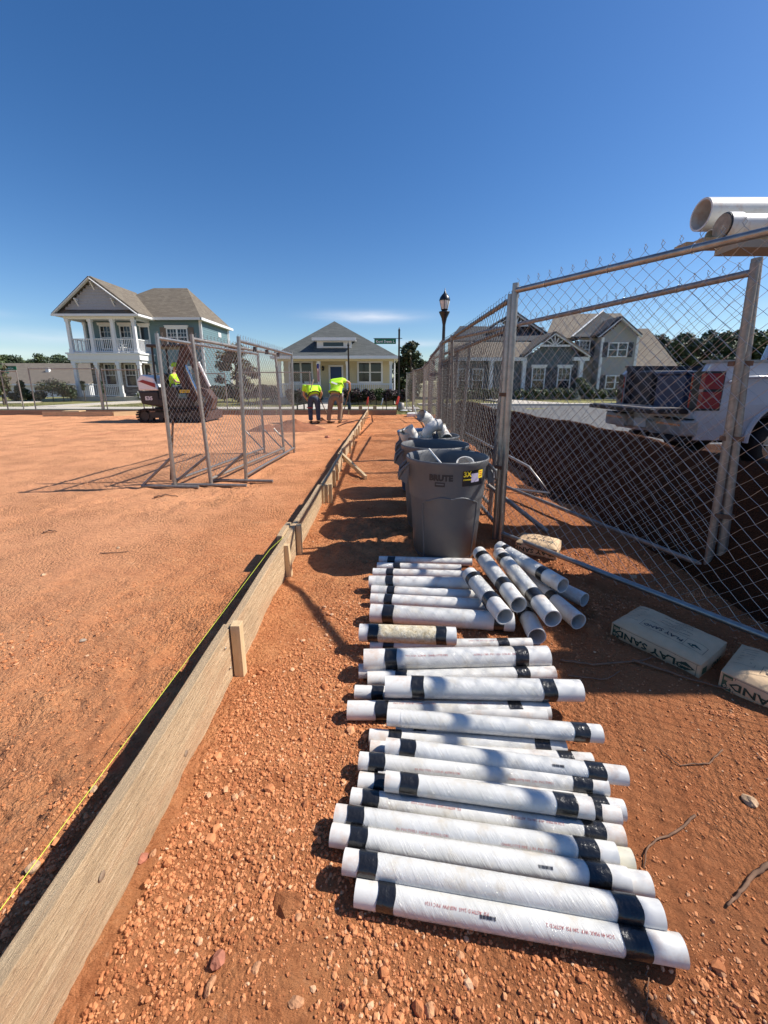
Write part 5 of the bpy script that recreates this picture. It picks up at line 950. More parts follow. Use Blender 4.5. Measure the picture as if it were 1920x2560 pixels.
# left wing
l = q(1130, 893); r_ = q(1330, 893); mb = MB().b2((l.x, Y + .3, zb), (q(1460, 893).x, Y + 8, l.z)); ob('core', mb, 'slate_siding', t)
g1 = gable(t, 1200, 1366, 838, 1286, 783, 'slate_siding', dy=4, back=5, rm='roof_slate'); truss(t, 1255, 1318, 815, 1286, 788, 4)
e0, e1 = q(1120, 893, -.3), q(1330, 893, -.3); k0, k1 = q(1120, 855, 2.5), q(1330, 855, 2.5); roofs(t, 'roof_tan', [e0, e1, k1, k0]); k2, k3 = q(1150, 815, 5), q(1360, 818, 5); roofs(t, 'roof_slate', [k0 + Vector((0, .02, .12)), k1 + Vector((.9, .02, .12)), k3, k2])
mb = MB().b2((e0.x, Y - .35, e0.z - .3), (e1.x, Y - .1, e0.z - .02)); ob('porch_beam', mb, 'white_trim', t)
for px in (1140, 1225, 1306): c = q(px, 940); column(t, c.x, Y - .25, zb, e0.z - .3, .3)
ob('porch_back', MB().b2((e0.x, Y + .15, zb), (q(1310, 900).x, Y + .28, e0.z - .1)), 'slate_siding', t)
for px in (1160, 1195, 1270): c = q(px, 940); window(t, c.x - .5, c.x + .5, .6, 2.6, Y + .14)
# middle porch gable
l, r_, a_ = gable(t, 1309, 1470, 889, 1384, 833, 'slate_siding', dy=-.6, back=4); truss(t, 1345, 1422, 865, 1384, 840, -.6)
x0, x1 = q(1318, 900, -.4).x, q(1450, 900, -.4).x; zt = lambda s_: l.z - .1 + (a_.z - l.z) * (1 - abs(2 * s_ - 1)) * .93; lap(t, 'wall', (x0, Y - .4), (x1, Y - .4), .35, zt, 'slate_siding'); ob('base_course', MB().b2((x0 - .05, Y - .5, zb), (x1 + .05, Y - .32, .35)), 'stone_veneer', t); ob('sill_band', MB().b2((x0 - .05, Y - .55, .35), (x1 + .05, Y - .35, .47)), 'white_trim', t)
for px in (1345, 1409): c = q(px, 940, -.4); window(t, c.x - .58, c.x + .58, .55, q(px, 918, -.4).z, Y - .43, head=True); [ob('shutter', MB().b2((c.x + s_ * .84 - .2, Y - .47, .55), (c.x + s_ * .84 + .2, Y - .43, q(px, 920, -.4).z)), 'shutter_dark', t) for s_ in (-1, 1)]
for px in (1448,): c = q(px, 940, -.6); column(t, c.x, Y - .7, zb, q(px, 902, -.6).z, .3); ob('porch_beam', MB().b2((q(1432, 900, -.6).x, Y - .85, q(1448, 902, -.6).z), (q(1470, 900, -.6).x, Y + .4, q(1448, 893, -.6).z)), 'white_trim', t)
# recess wall and two storey wing
x0, x1 = q(1446, 900, 1.2).x, q(1500, 900, 1.2).x; zt = q(1470, 842, 1.2).z; lap(t, 'wall', (x0, Y + 1.2), (x1, Y + 1.2), zb, zt, 'tan_siding'); c = q(1459, 876, 1.2); window(t, c.x - .5, c.x + .5, c.z - .65, c.z + .85, Y + 1.18); [ob('shutter', MB().b2((c.x + s_ * .72 - .17, Y + 1.1, c.z - .6), (c.x + s_ * .72 + .17, Y + 1.17, c.z + .8)), 'shutter_dark', t) for s_ in (-1, 1)]
l, r_, a_ = gable(t, 1492, 1598, 840, 1548, 795, 'grey_siding', dy=0, back=6, rm='roof_slate'); x0, x1 = q(1500, 900).x, q(1589, 900).x; lap(t, 'wall', (x0, Y), (x1, Y), zb, lambda s_: l.z - .15 + (a_.z - l.z) * (1 - abs(2 * s_ - 1)) * .95, 'grey_siding'); ob('core', MB().b2((x0, Y + .08, zb), (x1, Y + 7, l.z - .1)), 'grey_siding', t)
mb = MB(); mb.b2((x0 - .06, Y - .06, zb), (x0 + .16, Y + .1, l.z - .1)); mb.b2((x1 - .16, Y - .06, zb), (x1 + .06, Y + .1, l.z - .1)); ob('corner_trim', mb, 'white_trim', t)
for (px, ya, yb_, w_) in ((1541, 893, 856, .85), (1534, 973, 938, .85)):
    c0, c1 = q(px, ya), q(px, yb_); window(t, c0.x - w_, c0.x + w_, c0.z, c1.z, Y - .03, mull=1, grid=False); [ob('shutter', MB().b2((c0.x + s_ * (w_ + .25) - .2, Y - .08, c0.z), (c0.x + s_ * (w_ + .25) + .2, Y - .03, c1.z)), 'shutter_dark', t) for s_ in (-1, 1)]
# big roofs behind
A0, A1, A2, A3 = q(1388, 785, 6), q(1552, 783, 6), q(1600, 845, 1.5), q(1362, 845, 1.5); roofs(t, 'roof_tan', [A3, A2, A1, A0]); B_ = [q(1506, 777, 3), q(1426, 842, 1.0), q(1500, 842, 1.0)]; 
roofs(t, 'roof_slate', [B_[1] + Vector((0, -.1, 0)), B_[2] + Vector((0, -.1, 0)), q(1545, 800, 3), B_[0]]); ob('rake_board', MB().beam(B_[1] + Vector((0, -.25, 0)), B_[0] + Vector((0, -.1, .02)), .08, .22, up=(0, -1, 0)), 'white_trim', t)
C0, C1, C2, C3 = q(1584, 822, 4), q(1621, 821, 4), q(1696, 916, 0), q(1590, 916, 0); roofs(t, 'roof_tan', [C3, C2, C1, C0]); ob('garage_wall', MB().b2((q(1590, 920).x, Y + .4, zb), (q(1690, 920).x, Y + 7, C2.z - .1)), 'tan_siding', t)
# long low house at the far left
t = thing('house', 'long low white house under a wide brown roof at the left', 'house', (-50, 62, -1.1)); Yh = 60.0; e = A(100, 959, Yh).z; rdg = A(100, 908, Yh + 6).z; x0, x1 = A(-120, 950, Yh).x, A(213, 950, Yh).x
ob('wall', MB().b2((x0, Yh + .6, -1.3), (x1, Yh + 11, e)), 'white_trim', t); roofs(t, 'roof_tan', [(x0 - .5, Yh, e), (x1 + .5, Yh, e), (x1 + .5, Yh + 6, rdg), (x0 - .5, Yh + 6, rdg)], [(x0 - .5, Yh + 12, e), (x0 - .5, Yh + 6, rdg), (x1 + .5, Yh + 6, rdg), (x1 + .5, Yh + 12, e)], th=.2); ob('gutter', MB().b2((x0 - .5, Yh - .15, e - .25), (x1 + .5, Yh, e - .02)), 'white_trim', t)
for px, py in ((120, 925), (109, 937)): c = A(px, py, Yh + 3.4); ob('roof_vent', MB().b2((c.x - .25, c.y - .2, c.z - .5), (c.x + .25, c.y + .2, c.z + .3)), 'white_trim', t)
for px in (40, 92, 150): c = A(px, 980, Yh); window(t, c.x - .8, c.x + .8, -.3, .9, Yh + .58, grid=False)
# ---------------------------------------------------------------- street lamp, street name signs, poles
def lamp(x, y, label):
    t = thing('street_lamp', label, 'street lamp', (x, y, 0)); zt = A(1113, 722, y).z; zk = A(1113, 778, y).z - .02; s = (zt - zk) / 1.02
    ob('pole', MB().lathe([(.16, 0), (.17, .25), (.12, .45), (.085, .6), (.07, 1.2), (.055, zk - .45), (.06, zk - .42), (.10, zk - .22), (.19, zk - .03), (.20, zk), (.10, zk + .03), (0, zk + .03)], (x, y, 0), 16), 'black_paint', t)
    ln = ob('lantern', MB().lathe([(.11 * s, .0), (.16 * s, .06 * s), (.17 * s, .08 * s)] , (x, y, zk + .02), 16), 'black_paint', t); sub('glass', MB().lathe([(.155 * s, .08 * s), (.24 * s, .40 * s), (.245 * s, .48 * s)], (x, y, zk + .02), 16), 'glass_lamp', ln)
    ob('lamp_cap', MB().lathe([(.255 * s, .46 * s), (.26 * s, .50 * s), (.22 * s, .62 * s), (.14 * s, .73 * s), (.07 * s, .80 * s), (.04 * s, .88 * s), (.025 * s, .90 * s), (.01 * s, 1.02 * s), (0, 1.03 * s)], (x, y, zk + .02), 16), 'black_paint', t)
    for k_ in range(6): an = k_ * math.pi / 3 + .3; c, n_ = math.cos(an), math.sin(an); ob('glazing_bar', MB().tube([(x + .158 * s * c, y + .158 * s * n_, zk + .02 + .08 * s), (x + .25 * s * c, y + .25 * s * n_, zk + .02 + .47 * s)], .012, 5), 'black_paint', t)
lamp(A(1108, 870, 15.5).x, 15.5, 'tall black street lamp with an acorn lantern beyond the fence')
def sign(x, y, ztop, label, blades, r=.045):
    t = thing('street_sign', label, 'street sign', (x, y, 0)); ob('pole', MB().lathe([(r * 2.2, 0), (r * 2.2, .2), (r * 1.2, .5), (r, .6), (r, ztop - .12), (r * 1.3, ztop - .1), (r * .6, ztop - .03), (0, ztop + .05)], (x, y, 0), 12), 'black_paint', t)
    for (x0, x1, z0, z1, body, m, dy) in blades:
        b_ = ob('sign_blade', MB().b2((x0, y - .02 + dy, z0), (x1, y + dy, z1)), m, t); v_, f_ = text_mesh(body, (z1 - z0) * .72, .004, 1); w = max(a[0] for a in v_) - min(a[0] for a in v_); sc = min(1, (x1 - x0) * .86 / w)
        sub('lettering', MB().add([(a * sc + (x0 + x1) / 2, y - .024 + dy, c + (z0 + z1) / 2 - .01) for a, c, _ in v_], f_), 'ink_white', b_); sub('bracket', MB().b2((x0 - .05, y - .03 + dy, z1 + .005), (max(x1, x + .15), y + .01 + dy, z1 + .03)), 'black_paint', b_)
ys_ = 20.3; x = A(997, 950, ys_).x; sign(x, ys_, A(997, 820, ys_).z, 'black pole with the green Kerri Dawn street sign', [(A(936, 854, ys_).x, A(990, 854, ys_).x, A(936, 860, ys_).z, A(936, 847, ys_).z, 'Kerri Dawn L', 'sign_green', 0)])
p = A(7, 985, 27); sign(p.x, 27, A(3, 895, 27).z, 'green street signs on a dark pole at the far left edge', [(p.x - .1, A(43, 920, 27).x, A(0, 925, 27).z, A(0, 916, 27).z, 'Kerri Dawn Ln', 'sign_green', -.06), (p.x - .1, A(26, 930, 27).x, A(0, 934, 27).z, A(0, 926, 27).z, 'Maxwell St', 'sign_teal', -.12)])
t = thing('sign_post', 'plain black post with a pointed finial in front of the cottage', 'post', (A(872, 1022, 20.9).x, 20.9, 0)); x = A(872, 940, 20.9).x; ob('pole', MB().lathe([(.09, 0), (.09, .25), (.05, .35), (.04, .5), (.04, A(872, 866, 20.9).z), (.06, A(872, 864, 20.9).z), (.02, A(872, 857, 20.9).z), (0, A(872, 851, 20.9).z)], (x, 20.9, 0), 12), 'black_paint', t)
def marker(px, pyb, pyt, Yd, m, label, rib=None, w=.035):
    a, b = A(px, pyb, Yd), A(px, pyt, Yd); t = thing('survey_stake', label, 'stake', (a.x, Yd, 0)); ob('stake', MB().b2((a.x - w / 2, Yd - .01, -.05), (a.x + w / 2, Yd + .01, b.z)), m, t)
    if rib: ob('ribbon', MB().add([(a.x - .02, Yd - .02, b.z), (a.x + .03, Yd - .02, b.z), (a.x + .00, Yd - .06, b.z - .2), (a.x - .1, Yd - .05, b.z - .38), (a.x - .06, Yd - .03, b.z - .2)], [(0, 1, 2, 4), (4, 2, 3)]), rib, t)
marker(921, 1035, 992, 16.9, 'new_wood', 'survey stake with pink ribbon at the far end of the form', 'ribbon_pink'); marker(957, 1028, 995, 19.6, 'old_board', 'pale survey stake with white ribbon before the hedge', 'flag_white'); marker(966, 1027, 988, 18.6, 'black_paint', 'thin dark stake beside the pale survey stake')
a, b = G(990, 1034), A(997, 992, 17.2); mb = MB().beam((a.x, a.y, 0), (b.x, 17.2, b.z), .04, .05); o = ob('survey_stake', mb, 'dark_board'); put(o, (a.x, a.y, 0)); tag(o, 'leaning dark stake at the foot of the street sign pole', 'stake'); mb = MB().add([(b.x - .03, 17.15, b.z + .05), (b.x + .05, 17.15, b.z), (b.x - .03, 17.1, b.z - .3), (b.x - .15, 17.1, b.z - .33)], [(0, 1, 2, 3)]); o = ob('ribbon', mb, 'ribbon_pink'); put(o, b); tag(o, 'red ribbon on the leaning stake by the street sign', 'ribbon')
for px, t_ in ((901, 'short wooden block stake left behind the back board'), (937, 'short wooden block stake right behind the back board')): c = A(px, 1020, 18.2); o = ob('wooden_stake', MB().b2((c.x - .08, 18.2, -.05), (c.x + .08, 18.28, .34)), 'old_board'); put(o, (c.x, 18.2, 0)); tag(o, t_, 'stake')
mb = MB().lathe([(.16, 0), (.17, .02), (.15, .36), (.1, .40), (0, .41)], (A(1003, 1020, 19.8).x, 19.8, 0), 14); o = ob('bucket', mb, 'galv_dull'); put(o, (A(1003, 1020, 19.8).x, 19.8, 0)); tag(o, 'small grey bucket at the foot of the street sign pole', 'bucket')
for i, (px, m, t_) in enumerate(((736, 'bag_white', 'white cup lying by the back board left of the workers'), (1015, 'bag_white', 'flat white plastic sheet on the grass by the street sign'))): c = G(px, (1036, 1029)[i]); mb = MB().sphere((c.x, c.y, .05), ((.18, .06, .05), (.3, .2, .04))[i], 10, 6); o = ob('litter', mb, m); put(o, (c.x, c.y, 0)); tag(o, t_, 'litter')
for i, px in enumerate((743, 760)): c = A(px, 1010, 20.2); t = thing('picket_post', ('left', 'right')[i] + ' short black post left of the first worker', 'post', (c.x, 20.2, 0)); ob('pole', MB().tube([(c.x, 20.2, -.05), (c.x, 20.2, .62)], .04, 6), 'black_paint', t)
# spoil piles dug by the workers
def spoil(px, py, r, h, label, n=900):
    c = G(px, py); q_ = np.linspace(-1, 1, 40); U, V = np.meshgrid(q_, q_, indexing='ij'); D_ = np.sqrt(U * U + V * V); Z = h * np.clip(1 - D_, 0, 1) ** 1.1 * (1 + .8 * vnoise(U * 3 + px, V * 3)) + .05 * h * vnoise(U * 14, V * 14) * (D_ < 1) - .03 * D_
    me = npmesh('spoil', np.stack([U.ravel() * r, V.ravel() * r * .8, Z.ravel()], 1), grid_faces(40, 40), 'spoil', False); o = ob('spoil_pile', me, None); o.location = (c.x, c.y, 0); tag(o, label, 'dirt pile')
    rr = np.random.default_rng(px); m_ = n // 6; a = rr.uniform(0, 6.28, m_); d = r * (rr.random(m_) ** .6) * 1.15; 
spoil(738, 1072, .95, .34, 'mound of freshly dug clay left of the first worker'); spoil(805, 1056, .55, .13, 'low dug clay between the two workers'); spoil(662, 1075, .5, .2, 'smaller dug mound behind the standing panels'); spoil(868, 1056, .4, .06, 'thin patch of dug clay right of the second worker')
# ---------------------------------------------------------------- people
def skin(name, verts, edges, radii, m, root=0, sub_=2, parent=None, smooth=True):
    me = bpy.data.meshes.new(name); me.from_pydata([tuple(v) for v in verts], edges, []); me.materials.append(M[m]); o = link(bpy.data.objects.new(name, me)); sk = o.modifiers.new('skin', 'SKIN'); sk.use_smooth_shade = True
    me.skin_vertices.new() if not me.skin_vertices else None
    for i, r_ in enumerate(radii): d = me.skin_vertices[0].data[i]; d.radius = (r_, r_) if not isinstance(r_, tuple) else r_; d.use_root = (i == root)
    ss = o.modifiers.new('sub', 'SUBSURF'); ss.levels = sub_; ss.render_levels = sub_
    if parent is not None: setp(o, parent)
    return o
def hand(pts, rad, edges, wrist_i, wpos, fdir, side, s=1.0):
    f = Vector(fdir).normalized(); sd_ = Vector(side); sd_ = (sd_ - f * sd_.dot(f)).normalized(); n = f.cross(sd_); b = len(pts); pts.append(wpos + f * .05 * s); rad.append(.026); edges.append((wrist_i, b))
    for k_ in range(4):
        o_ = (k_ - 1.5) * .019; L = (.068, .078, .074, .058)[k_]; c = wpos + f * .085 * s + sd_ * o_; i0 = len(pts); pts += [c, c + f * L * .5 + n * .008, c + f * L * .8 + n * .03]; rad += [.0095, .0085, .0075]; edges += [(b, i0), (i0, i0 + 1), (i0 + 1, i0 + 2)]
    i0 = len(pts); c = wpos + f * .035 * s + sd_ * .038; pts += [c, c + f * .035 + sd_ * .015 + n * .01]; rad += [.011, .009]; edges += [(b, i0), (i0, i0 + 1)]
def worker(x, y, label, pelvis, chest, neck, head, arms, legs, pants, belt=True, extra=None, face=(0, 1, 0)):
    t = thing('person', label, 'person', (x, y, 0)); B = Vector((x, y, 0)); P = lambda v: B + Vector(v)
    pe, ch, ne, he = P(pelvis), P(chest), P(neck), P(head)
    pts = [pe, pe.lerp(ch, .5), ch, ne, ne.lerp(he, .55), he]; rad = [.13, .12, .13, .06, .055, .085]; ed = [(0, 1), (1, 2), (2, 3), (3, 4), (4, 5)]
    top = he + (he - ne).normalized() * .09; pts.append(top); rad.append(.07); ed.append((5, 6))
    for sh, el, wr, fd_, sdv in arms:
        i = len(pts); pts += [P(sh), P(el), P(wr)]; rad += [.052, .042, .028]; ed += [(2, i), (i, i + 1), (i + 1, i + 2)]; hand(pts, rad, ed, i + 2, P(wr), fd_, sdv)
    for hp, kn, an in legs:
        i = len(pts); pts += [P(hp), P(kn), P(an)]; rad += [.09, .06, .042]; ed += [(0, i), (i, i + 1), (i + 1, i + 2)]
    skin('body', pts, ed, rad, 'skin', parent=t)
    ob('hair', MB().sphere(he + (he - ne).normalized() * .035 - Vector(face) * .012, (.098, .105, .10), 16, 10), 'hair', t)
    fz = he + Vector(face) * .085
    for s_ in (-1, 1): ob('ear', MB().sphere(he + Vector((s_ * .092, 0, -.01)), (.014, .026, .034)), 'skin', t)
    ob('nose', MB().sphere(fz + Vector((0, 0, -.01)), (.014, .022, .022)), 'skin', t)
    # shirt
    sp_ = [pe.lerp(ch, .02), pe.lerp(ch, .35), pe.lerp(ch, .72), ch, ch.lerp(ne, .55)]; sr = [(.205, .155), (.20, .15), (.215, .155), (.20, .14), (.10, .09)]; se = [(0, 1), (1, 2), (2, 3), (3, 4)]
    for sh, el, wr, _, _ in arms: i = len(sp_); sp_ += [P(sh), P(sh).lerp(P(el), .62)]; sr += [(.088, .088), (.078, .078)]; se += [(3, i), (i, i + 1)]
    skin('shirt', sp_, se, sr, 'hivis', parent=t, root=1)
    tp_ = [pe + Vector((0, 0, .03)), pe + Vector((0, 0, -.06))]; tr = [(.19, .15), (.185, .15)]; te = [(0, 1)]
    for hp, kn, an in legs:
        i = len(tp_); a_ = P(an); tp_ += [P(hp), P(hp).lerp(P(kn), .55), P(kn), P(kn).lerp(a_, .6), a_ + Vector((0, 0, -.01))]; tr += [.125, .108, .088, .078, .080]; te += [(1, i), (i, i + 1), (i + 1, i + 2), (i + 2, i + 3), (i + 3, i + 4)]
    skin('trousers', tp_, te, tr, pants, parent=t)
    for j, (hp, kn, an) in enumerate(legs):
        a_ = P(an); fd2 = Vector(face); fd2.z = 0; b_ = [Vector((a_.x, a_.y, .10)), Vector((a_.x, a_.y, .05)) - fd2 * .05, Vector((a_.x, a_.y, .045)) + fd2 * .09, Vector((a_.x, a_.y, .04)) + fd2 * .17]; skin('boot', b_, [(0, 1), (0, 2), (2, 3)], [.062, .05, .052, .042], 'boot', parent=t, sub_=1)
    if belt: ax = (ch - pe).normalized(); mb = MB(); Rm = Vector((0, 0, 1)).rotation_difference(ax).to_matrix(); C0_ = pe + ax * .0; mb.tube([C0_ + Rm @ Vector((.198 * math.cos(a), .158 * math.sin(a), 0)) for a in np.linspace(0, 6.283, 25)[:-1]], .02, 6, closed=True); ob('belt', mb, 'ink_black', t)
    if extra: extra(t, P)
    return t
yw_ = 13.4; x1_, x2_ = G(787, 1058).x, G(842, 1058).x
def ex1(t, P):
    mb = MB(); mb.tube([P((-.06, -.20, 1.08)), P((.02, -.14, 1.33)), P((.03, .0, 1.42))], .018, 5); ob('suspender', mb, 'khaki', t); ob('knee_strap', MB().tube([P((-.13 + .10 * math.cos(a), .02 + .10 * math.sin(a), .52)) for a in np.linspace(0, 6.28, 16)[:-1]], .012, 5, closed=True), 'flag_red', t)
worker(x1_, yw_, 'left worker in a lime shirt and blue jeans bent far over the digging', (0.02, .0, .93), (-.12, .34, 1.21), (-.17, .48, 1.10), (-.18, .54, .95), [((-.34, .28, 1.20), (-.38, .34, .93), (-.28, .50, .72), (.3, .4, -1), (0, 1, 0)), ((.12, .38, 1.16), (.20, .52, .97), (.10, .62, .76), (-.3, .3, -1), (0, 1, 0))], [((-.10, 0, .84), (-.12, .03, .48), (-.11, -.02, .10)), ((.11, 0, .84), (.13, .05, .48), (.14, .02, .10))], 'denim', extra=ex1, face=(0, .6, -.8))
def ex2(t, P):
    ob('pouch', MB().box(P((.20, -.04, .82)), (.09, .12, .22)), 'khaki', t, bevel=.01); ob('phone_case', MB().box(P((.235, -.08, .95)), (.03, .06, .12)), 'ink_white', t); ob('shirt_print', MB().box(P((-.02, -.085, 1.31)), (.20, .004, .05), Matrix.Rotation(R(20), 3, 'Y') @ Matrix.Rotation(R(-22), 3, 'X')), 'ink_white', t)
worker(x2_, yw_ - .05, 'right worker in a lime shirt and tan trousers leaning on a tool handle', (0.0, .0, .98), (.05, .22, 1.36), (.02, .36, 1.40), (-.02, .48, 1.34), [((.22, .20, 1.42), (.44, .28, 1.33), (.44, .42, 1.08), (-.5, .2, -.6), (0, 1, 0)), ((-.14, .26, 1.36), (-.10, .50, 1.15), (.10, .60, 1.02), (.4, .1, -.6), (0, 1, 0))], [((-.12, 0, .88), (-.20, .02, .50), (-.26, .0, .10)), ((.12, 0, .88), (.14, .04, .50), (.10, .03, .10))], 'khaki', extra=ex2, face=(0, .6, -.8))
mb = MB().tube([(x2_ + .40, yw_ + .42, 1.04), (x2_ + .1, yw_ + .40, .0)], .016, 8); o = ob('tool_handle', mb, 'steel_rust'); put(o, (x2_ + .1, yw_ + .4, 0)); tag(o, 'tool handle held by the worker in tan trousers', 'tool')
mb = MB().tube([(x1_ + .12, yw_ + .5, .82), (x1_ + .52, yw_ + .25, .02)], .016, 8); mb.box((x1_ + .56, yw_ + .22, .04), (.2, .16, .03)); o = ob('shovel', mb, 'steel_rust'); put(o, (x1_ + .5, yw_ + .25, 0)); tag(o, 'shovel slanting from the hands of the worker in jeans', 'shovel')
# ---------------------------------------------------------------- pickup truck
tx, y0, y1 = 4.35, 5.6, 7.6; zr = 1.57
t = thing('pickup_truck', 'white pickup with its tailgate down parked beyond the fence', 'pickup', (tx + 2.8, 6.6, 0))
def side(y, s):                                   # bed side with a round wheel arch cut out of it
    wx, wz, ra = tx + 1.30, .50, .55; out = [(tx + .02, .50), (tx, .95), (tx + .02, 1.45), (tx + .10, zr), (tx + 2.35, zr), (tx + 2.35, .48)]; arch = [(wx + ra * math.cos(a), wz + ra * math.sin(a)) for a in np.linspace(0, math.pi, 22)]; arch = [(x_, max(z_, .48)) for x_, z_ in arch]
    prof = out + arch; n = len(prof); mb = MB()
    pos = lambda x_, z_: y + s * (.05 * max(0, min(1, (z_ - 1.25) / .32)) ** 2 + .03 * max(0, min(1, (1.0 - z_) / .5)))
    vs = [(x_, pos(x_, z_), z_) for x_, z_ in prof] + [(x_, pos(x_, z_) + s * .08, z_) for x_, z_ in prof]; mb.add(vs, [tuple(range(n)), tuple(reversed(range(n, 2 * n)))] + [(i, i + n, (i + 1) % n + n, (i + 1) % n) for i in range(n)])
    ob('bed_side', mb, 'truck_white', t, bevel=.012)
    ob('wheel_arch', MB().tube([(wx + (ra + .015) * math.cos(a), pos(0, .8) - s * .012, max(.47, wz + (ra + .015) * math.sin(a))) for a in np.linspace(-.05, math.pi + .05, 26)], .035, 8), 'truck_white', t)
    mb = MB().tube([(tx + .35, y - s * .004, 1.30), (tx + .5, y - s * .012, 1.365), (tx + .75, y - s * .012, 1.375), (tx + 2.3, y - s * .012, 1.375)], .022, 6); ob('crease', mb, 'truck_white', t)
side(y0, 1); side(y1, -1)
mb = MB(); mb.b2((tx + .06, y0 + .03, zr - .005), (tx + 2.35, y0 + .16, zr + .03)); ob('bed_rail', mb, 'galv', t); ob('bed_rail', MB().b2((tx + .06, y1 - .07, zr - .005), (tx + 2.35, y1 - .02, zr + .03)), 'bed_dark', t)
mb = MB(); mb.b2((tx + .05, y0 + .1, .84), (tx + 2.3, y1 - .1, .90)); mb.b2((tx + 2.25, y0 + .09, .9), (tx + 2.32, y1 - .09, zr)); mb.b2((tx + .06, y0 + .12, .9), (tx + 2.2, y0 + .22, 1.5)); mb.b2((tx + .06, y1 - .22, .9), (tx + 2.2, y1 - .075, 1.585)); ob('bed', mb, 'bed_dark', t)
ob('tailgate', MB().b2((tx - .58, y0 + .14, .865), (tx - .02, y1 - .14, .935)), 'machine_dark', t, bevel=.015); ob('tailgate_liner', MB().b2((tx - .54, y0 + .2, .936), (tx - .06, y1 - .2, .945)), 'galv_dull', t)
mb = MB(); mb.b2((tx - .18, y0 + .0, .56), (tx + .05, y0 + .62, .78)); mb.b2((tx - .18, y1 - .62, .56), (tx + .05, y1, .78)); mb.b2((tx - .14, y0 + .62, .58), (tx + .05, y1 - .62, .72)); ob('bumper', mb, 'truck_dirt', t, bevel=.03); [ob('trim_strip', MB().b2((tx - .186, q0, .70), (tx - .17, q1, .725)), 'chrome', t) for q0, q1 in ((y0 + .05, y0 + .55), (y1 - .55, y1 - .05))]
[ob('step_pad', MB().b2((tx - .20, q0, q2), (tx + .02, q1, q3)), 'rubber', t) for q0, q1, q2, q3 in ((y0 + .05, y0 + .6, .782, .80), (y1 - .6, y1 - .05, .782, .80), (y0 + .05, y0 + .5, .50, .556))]; ob('number_plate', MB().b2((tx - .155, 6.45, .60), (tx - .142, 6.75, .74)), 'ink_white', t); ob('tow_hitch', MB().b2((tx - .28, 6.55, .44), (tx, 6.65, .54)), 'black_paint', t)
ob('valance', MB().b2((tx - .02, y0 + .1, .52), (tx + .04, y1 - .1, .9)), 'truck_white', t)
def tail(yc, s):
    mb = MB(); xs2 = [(tx - .015, yc + s * .16), (tx - .02, yc + s * .02), (tx + .01, yc - s * .012), (tx + .26, yc - s * .018)]
    for z0_, z1_ in ((.95, 1.175), (1.21, 1.42)):
        v = [(a, b, z0_) for a, b in xs2] + [(a + .004, b, z1_) for a, b in xs2] + [(a, b + s * .04, z0_) for a, b in xs2] + [(a, b + s * .04, z1_) for a, b in xs2]; mb.add(v, [(0, 1, 5, 4), (1, 2, 6, 5), (2, 3, 7, 6), (3, 11, 15, 7), (0, 4, 12, 8), (4, 5, 13, 12), (5, 6, 14, 13), (6, 7, 15, 14), (0, 8, 9, 1), (1, 9, 10, 2), (2, 10, 11, 3)])
    l_ = ob('tail_light', mb, 'tail_red', t); mb = MB(); v = [(a, b, 1.175) for a, b in xs2] + [(a, b, 1.21) for a, b in xs2]; mb.add(v, [(1, 2, 6, 5), (0, 1, 5, 4)]); sub('reversing_lens', mb, 'tail_clear', l_)
    mb = MB(); v = [(a + .0, b + s * .006, .92) for a, b in xs2[:3]] + [(tx + .285, yc - s * .008, .92)] + [(a, b + s * .006, 1.45) for a, b in xs2[:3]] + [(tx + .285, yc - s * .008, 1.45)]; mb.add(v, [(0, 1, 5, 4), (1, 2, 6, 5), (2, 3, 7, 6)]); sub('light_housing', mb, 'black_paint', l_)
tail(y0, 1); tail(y1, -1)
def wheel(x, y, s, z=.41):
    mb = MB(); prof = [(.24, -.10), (.26, -.12), (.38, -.125), (.405, -.09), (.41, 0), (.405, .09), (.38, .125), (.26, .12), (.24, .10)]; n = 32; vs = []
    for k_ in range(n): a = 2 * math.pi * k_ / n; vs += [(x + r_ * math.cos(a), y + w_, z + r_ * math.sin(a)) for r_, w_ in prof]
    m_ = len(prof); mb.add(vs, [(k_ * m_ + i, k_ * m_ + i + 1, ((k_ + 1) % n) * m_ + i + 1, ((k_ + 1) % n) * m_ + i) for k_ in range(n) for i in range(m_ - 1)], smooth=True); w_ = ob('wheel', mb, 'rubber', t)
    mb = MB(); mb.tube([(x, y - s * .09, z), (x, y - s * .03, z)], .24, 24); [mb.beam((x, y - s * .10, z), (x + .22 * math.cos(a), y - s * .105, z + .22 * math.sin(a)), .05, .03) for a in np.linspace(0, 6.28, 7)[:-1]]; mb.tube([(x, y - s * .13, z), (x, y - s * .09, z)], .07, 12); sub('rim', mb, 'chrome', w_)
for x in (tx + 1.30, tx + 4.95): wheel(x, y0 + .17, 1); wheel(x, y1 - .17, -1)
mb = MB(); cab = [(tx + 2.42, .5), (tx + 2.42, 1.5), (tx + 2.55, 1.98), (tx + 4.0, 2.0), (tx + 4.75, 1.50), (tx + 6.1, 1.38), (tx + 6.25, 1.2), (tx + 6.25, .5)]
mb.poly([(a, y0 + .03, b) for a, b in cab], dirv=(0, y1 - y0 - .06, 0)); ob('cab', mb, 'truck_white', t, bevel=.04); mb = MB(); mb.b2((tx + 2.62, y0 + .02, 1.48), (tx + 3.45, y0 + .028, 1.88)); mb.b2((tx + 3.55, y0 + .02, 1.48), (tx + 4.3, y0 + .028, 1.85)); mb.b2((tx + 2.42, y0 + .25, 1.5), (tx + 2.47, y1 - .25, 1.9)); ob('cab_window', mb, 'glass_dark', t); ob('frame', MB().b2((tx + .1, y0 + .4, .42), (tx + 6, y1 - .4, .62)), 'machine_dark', t)
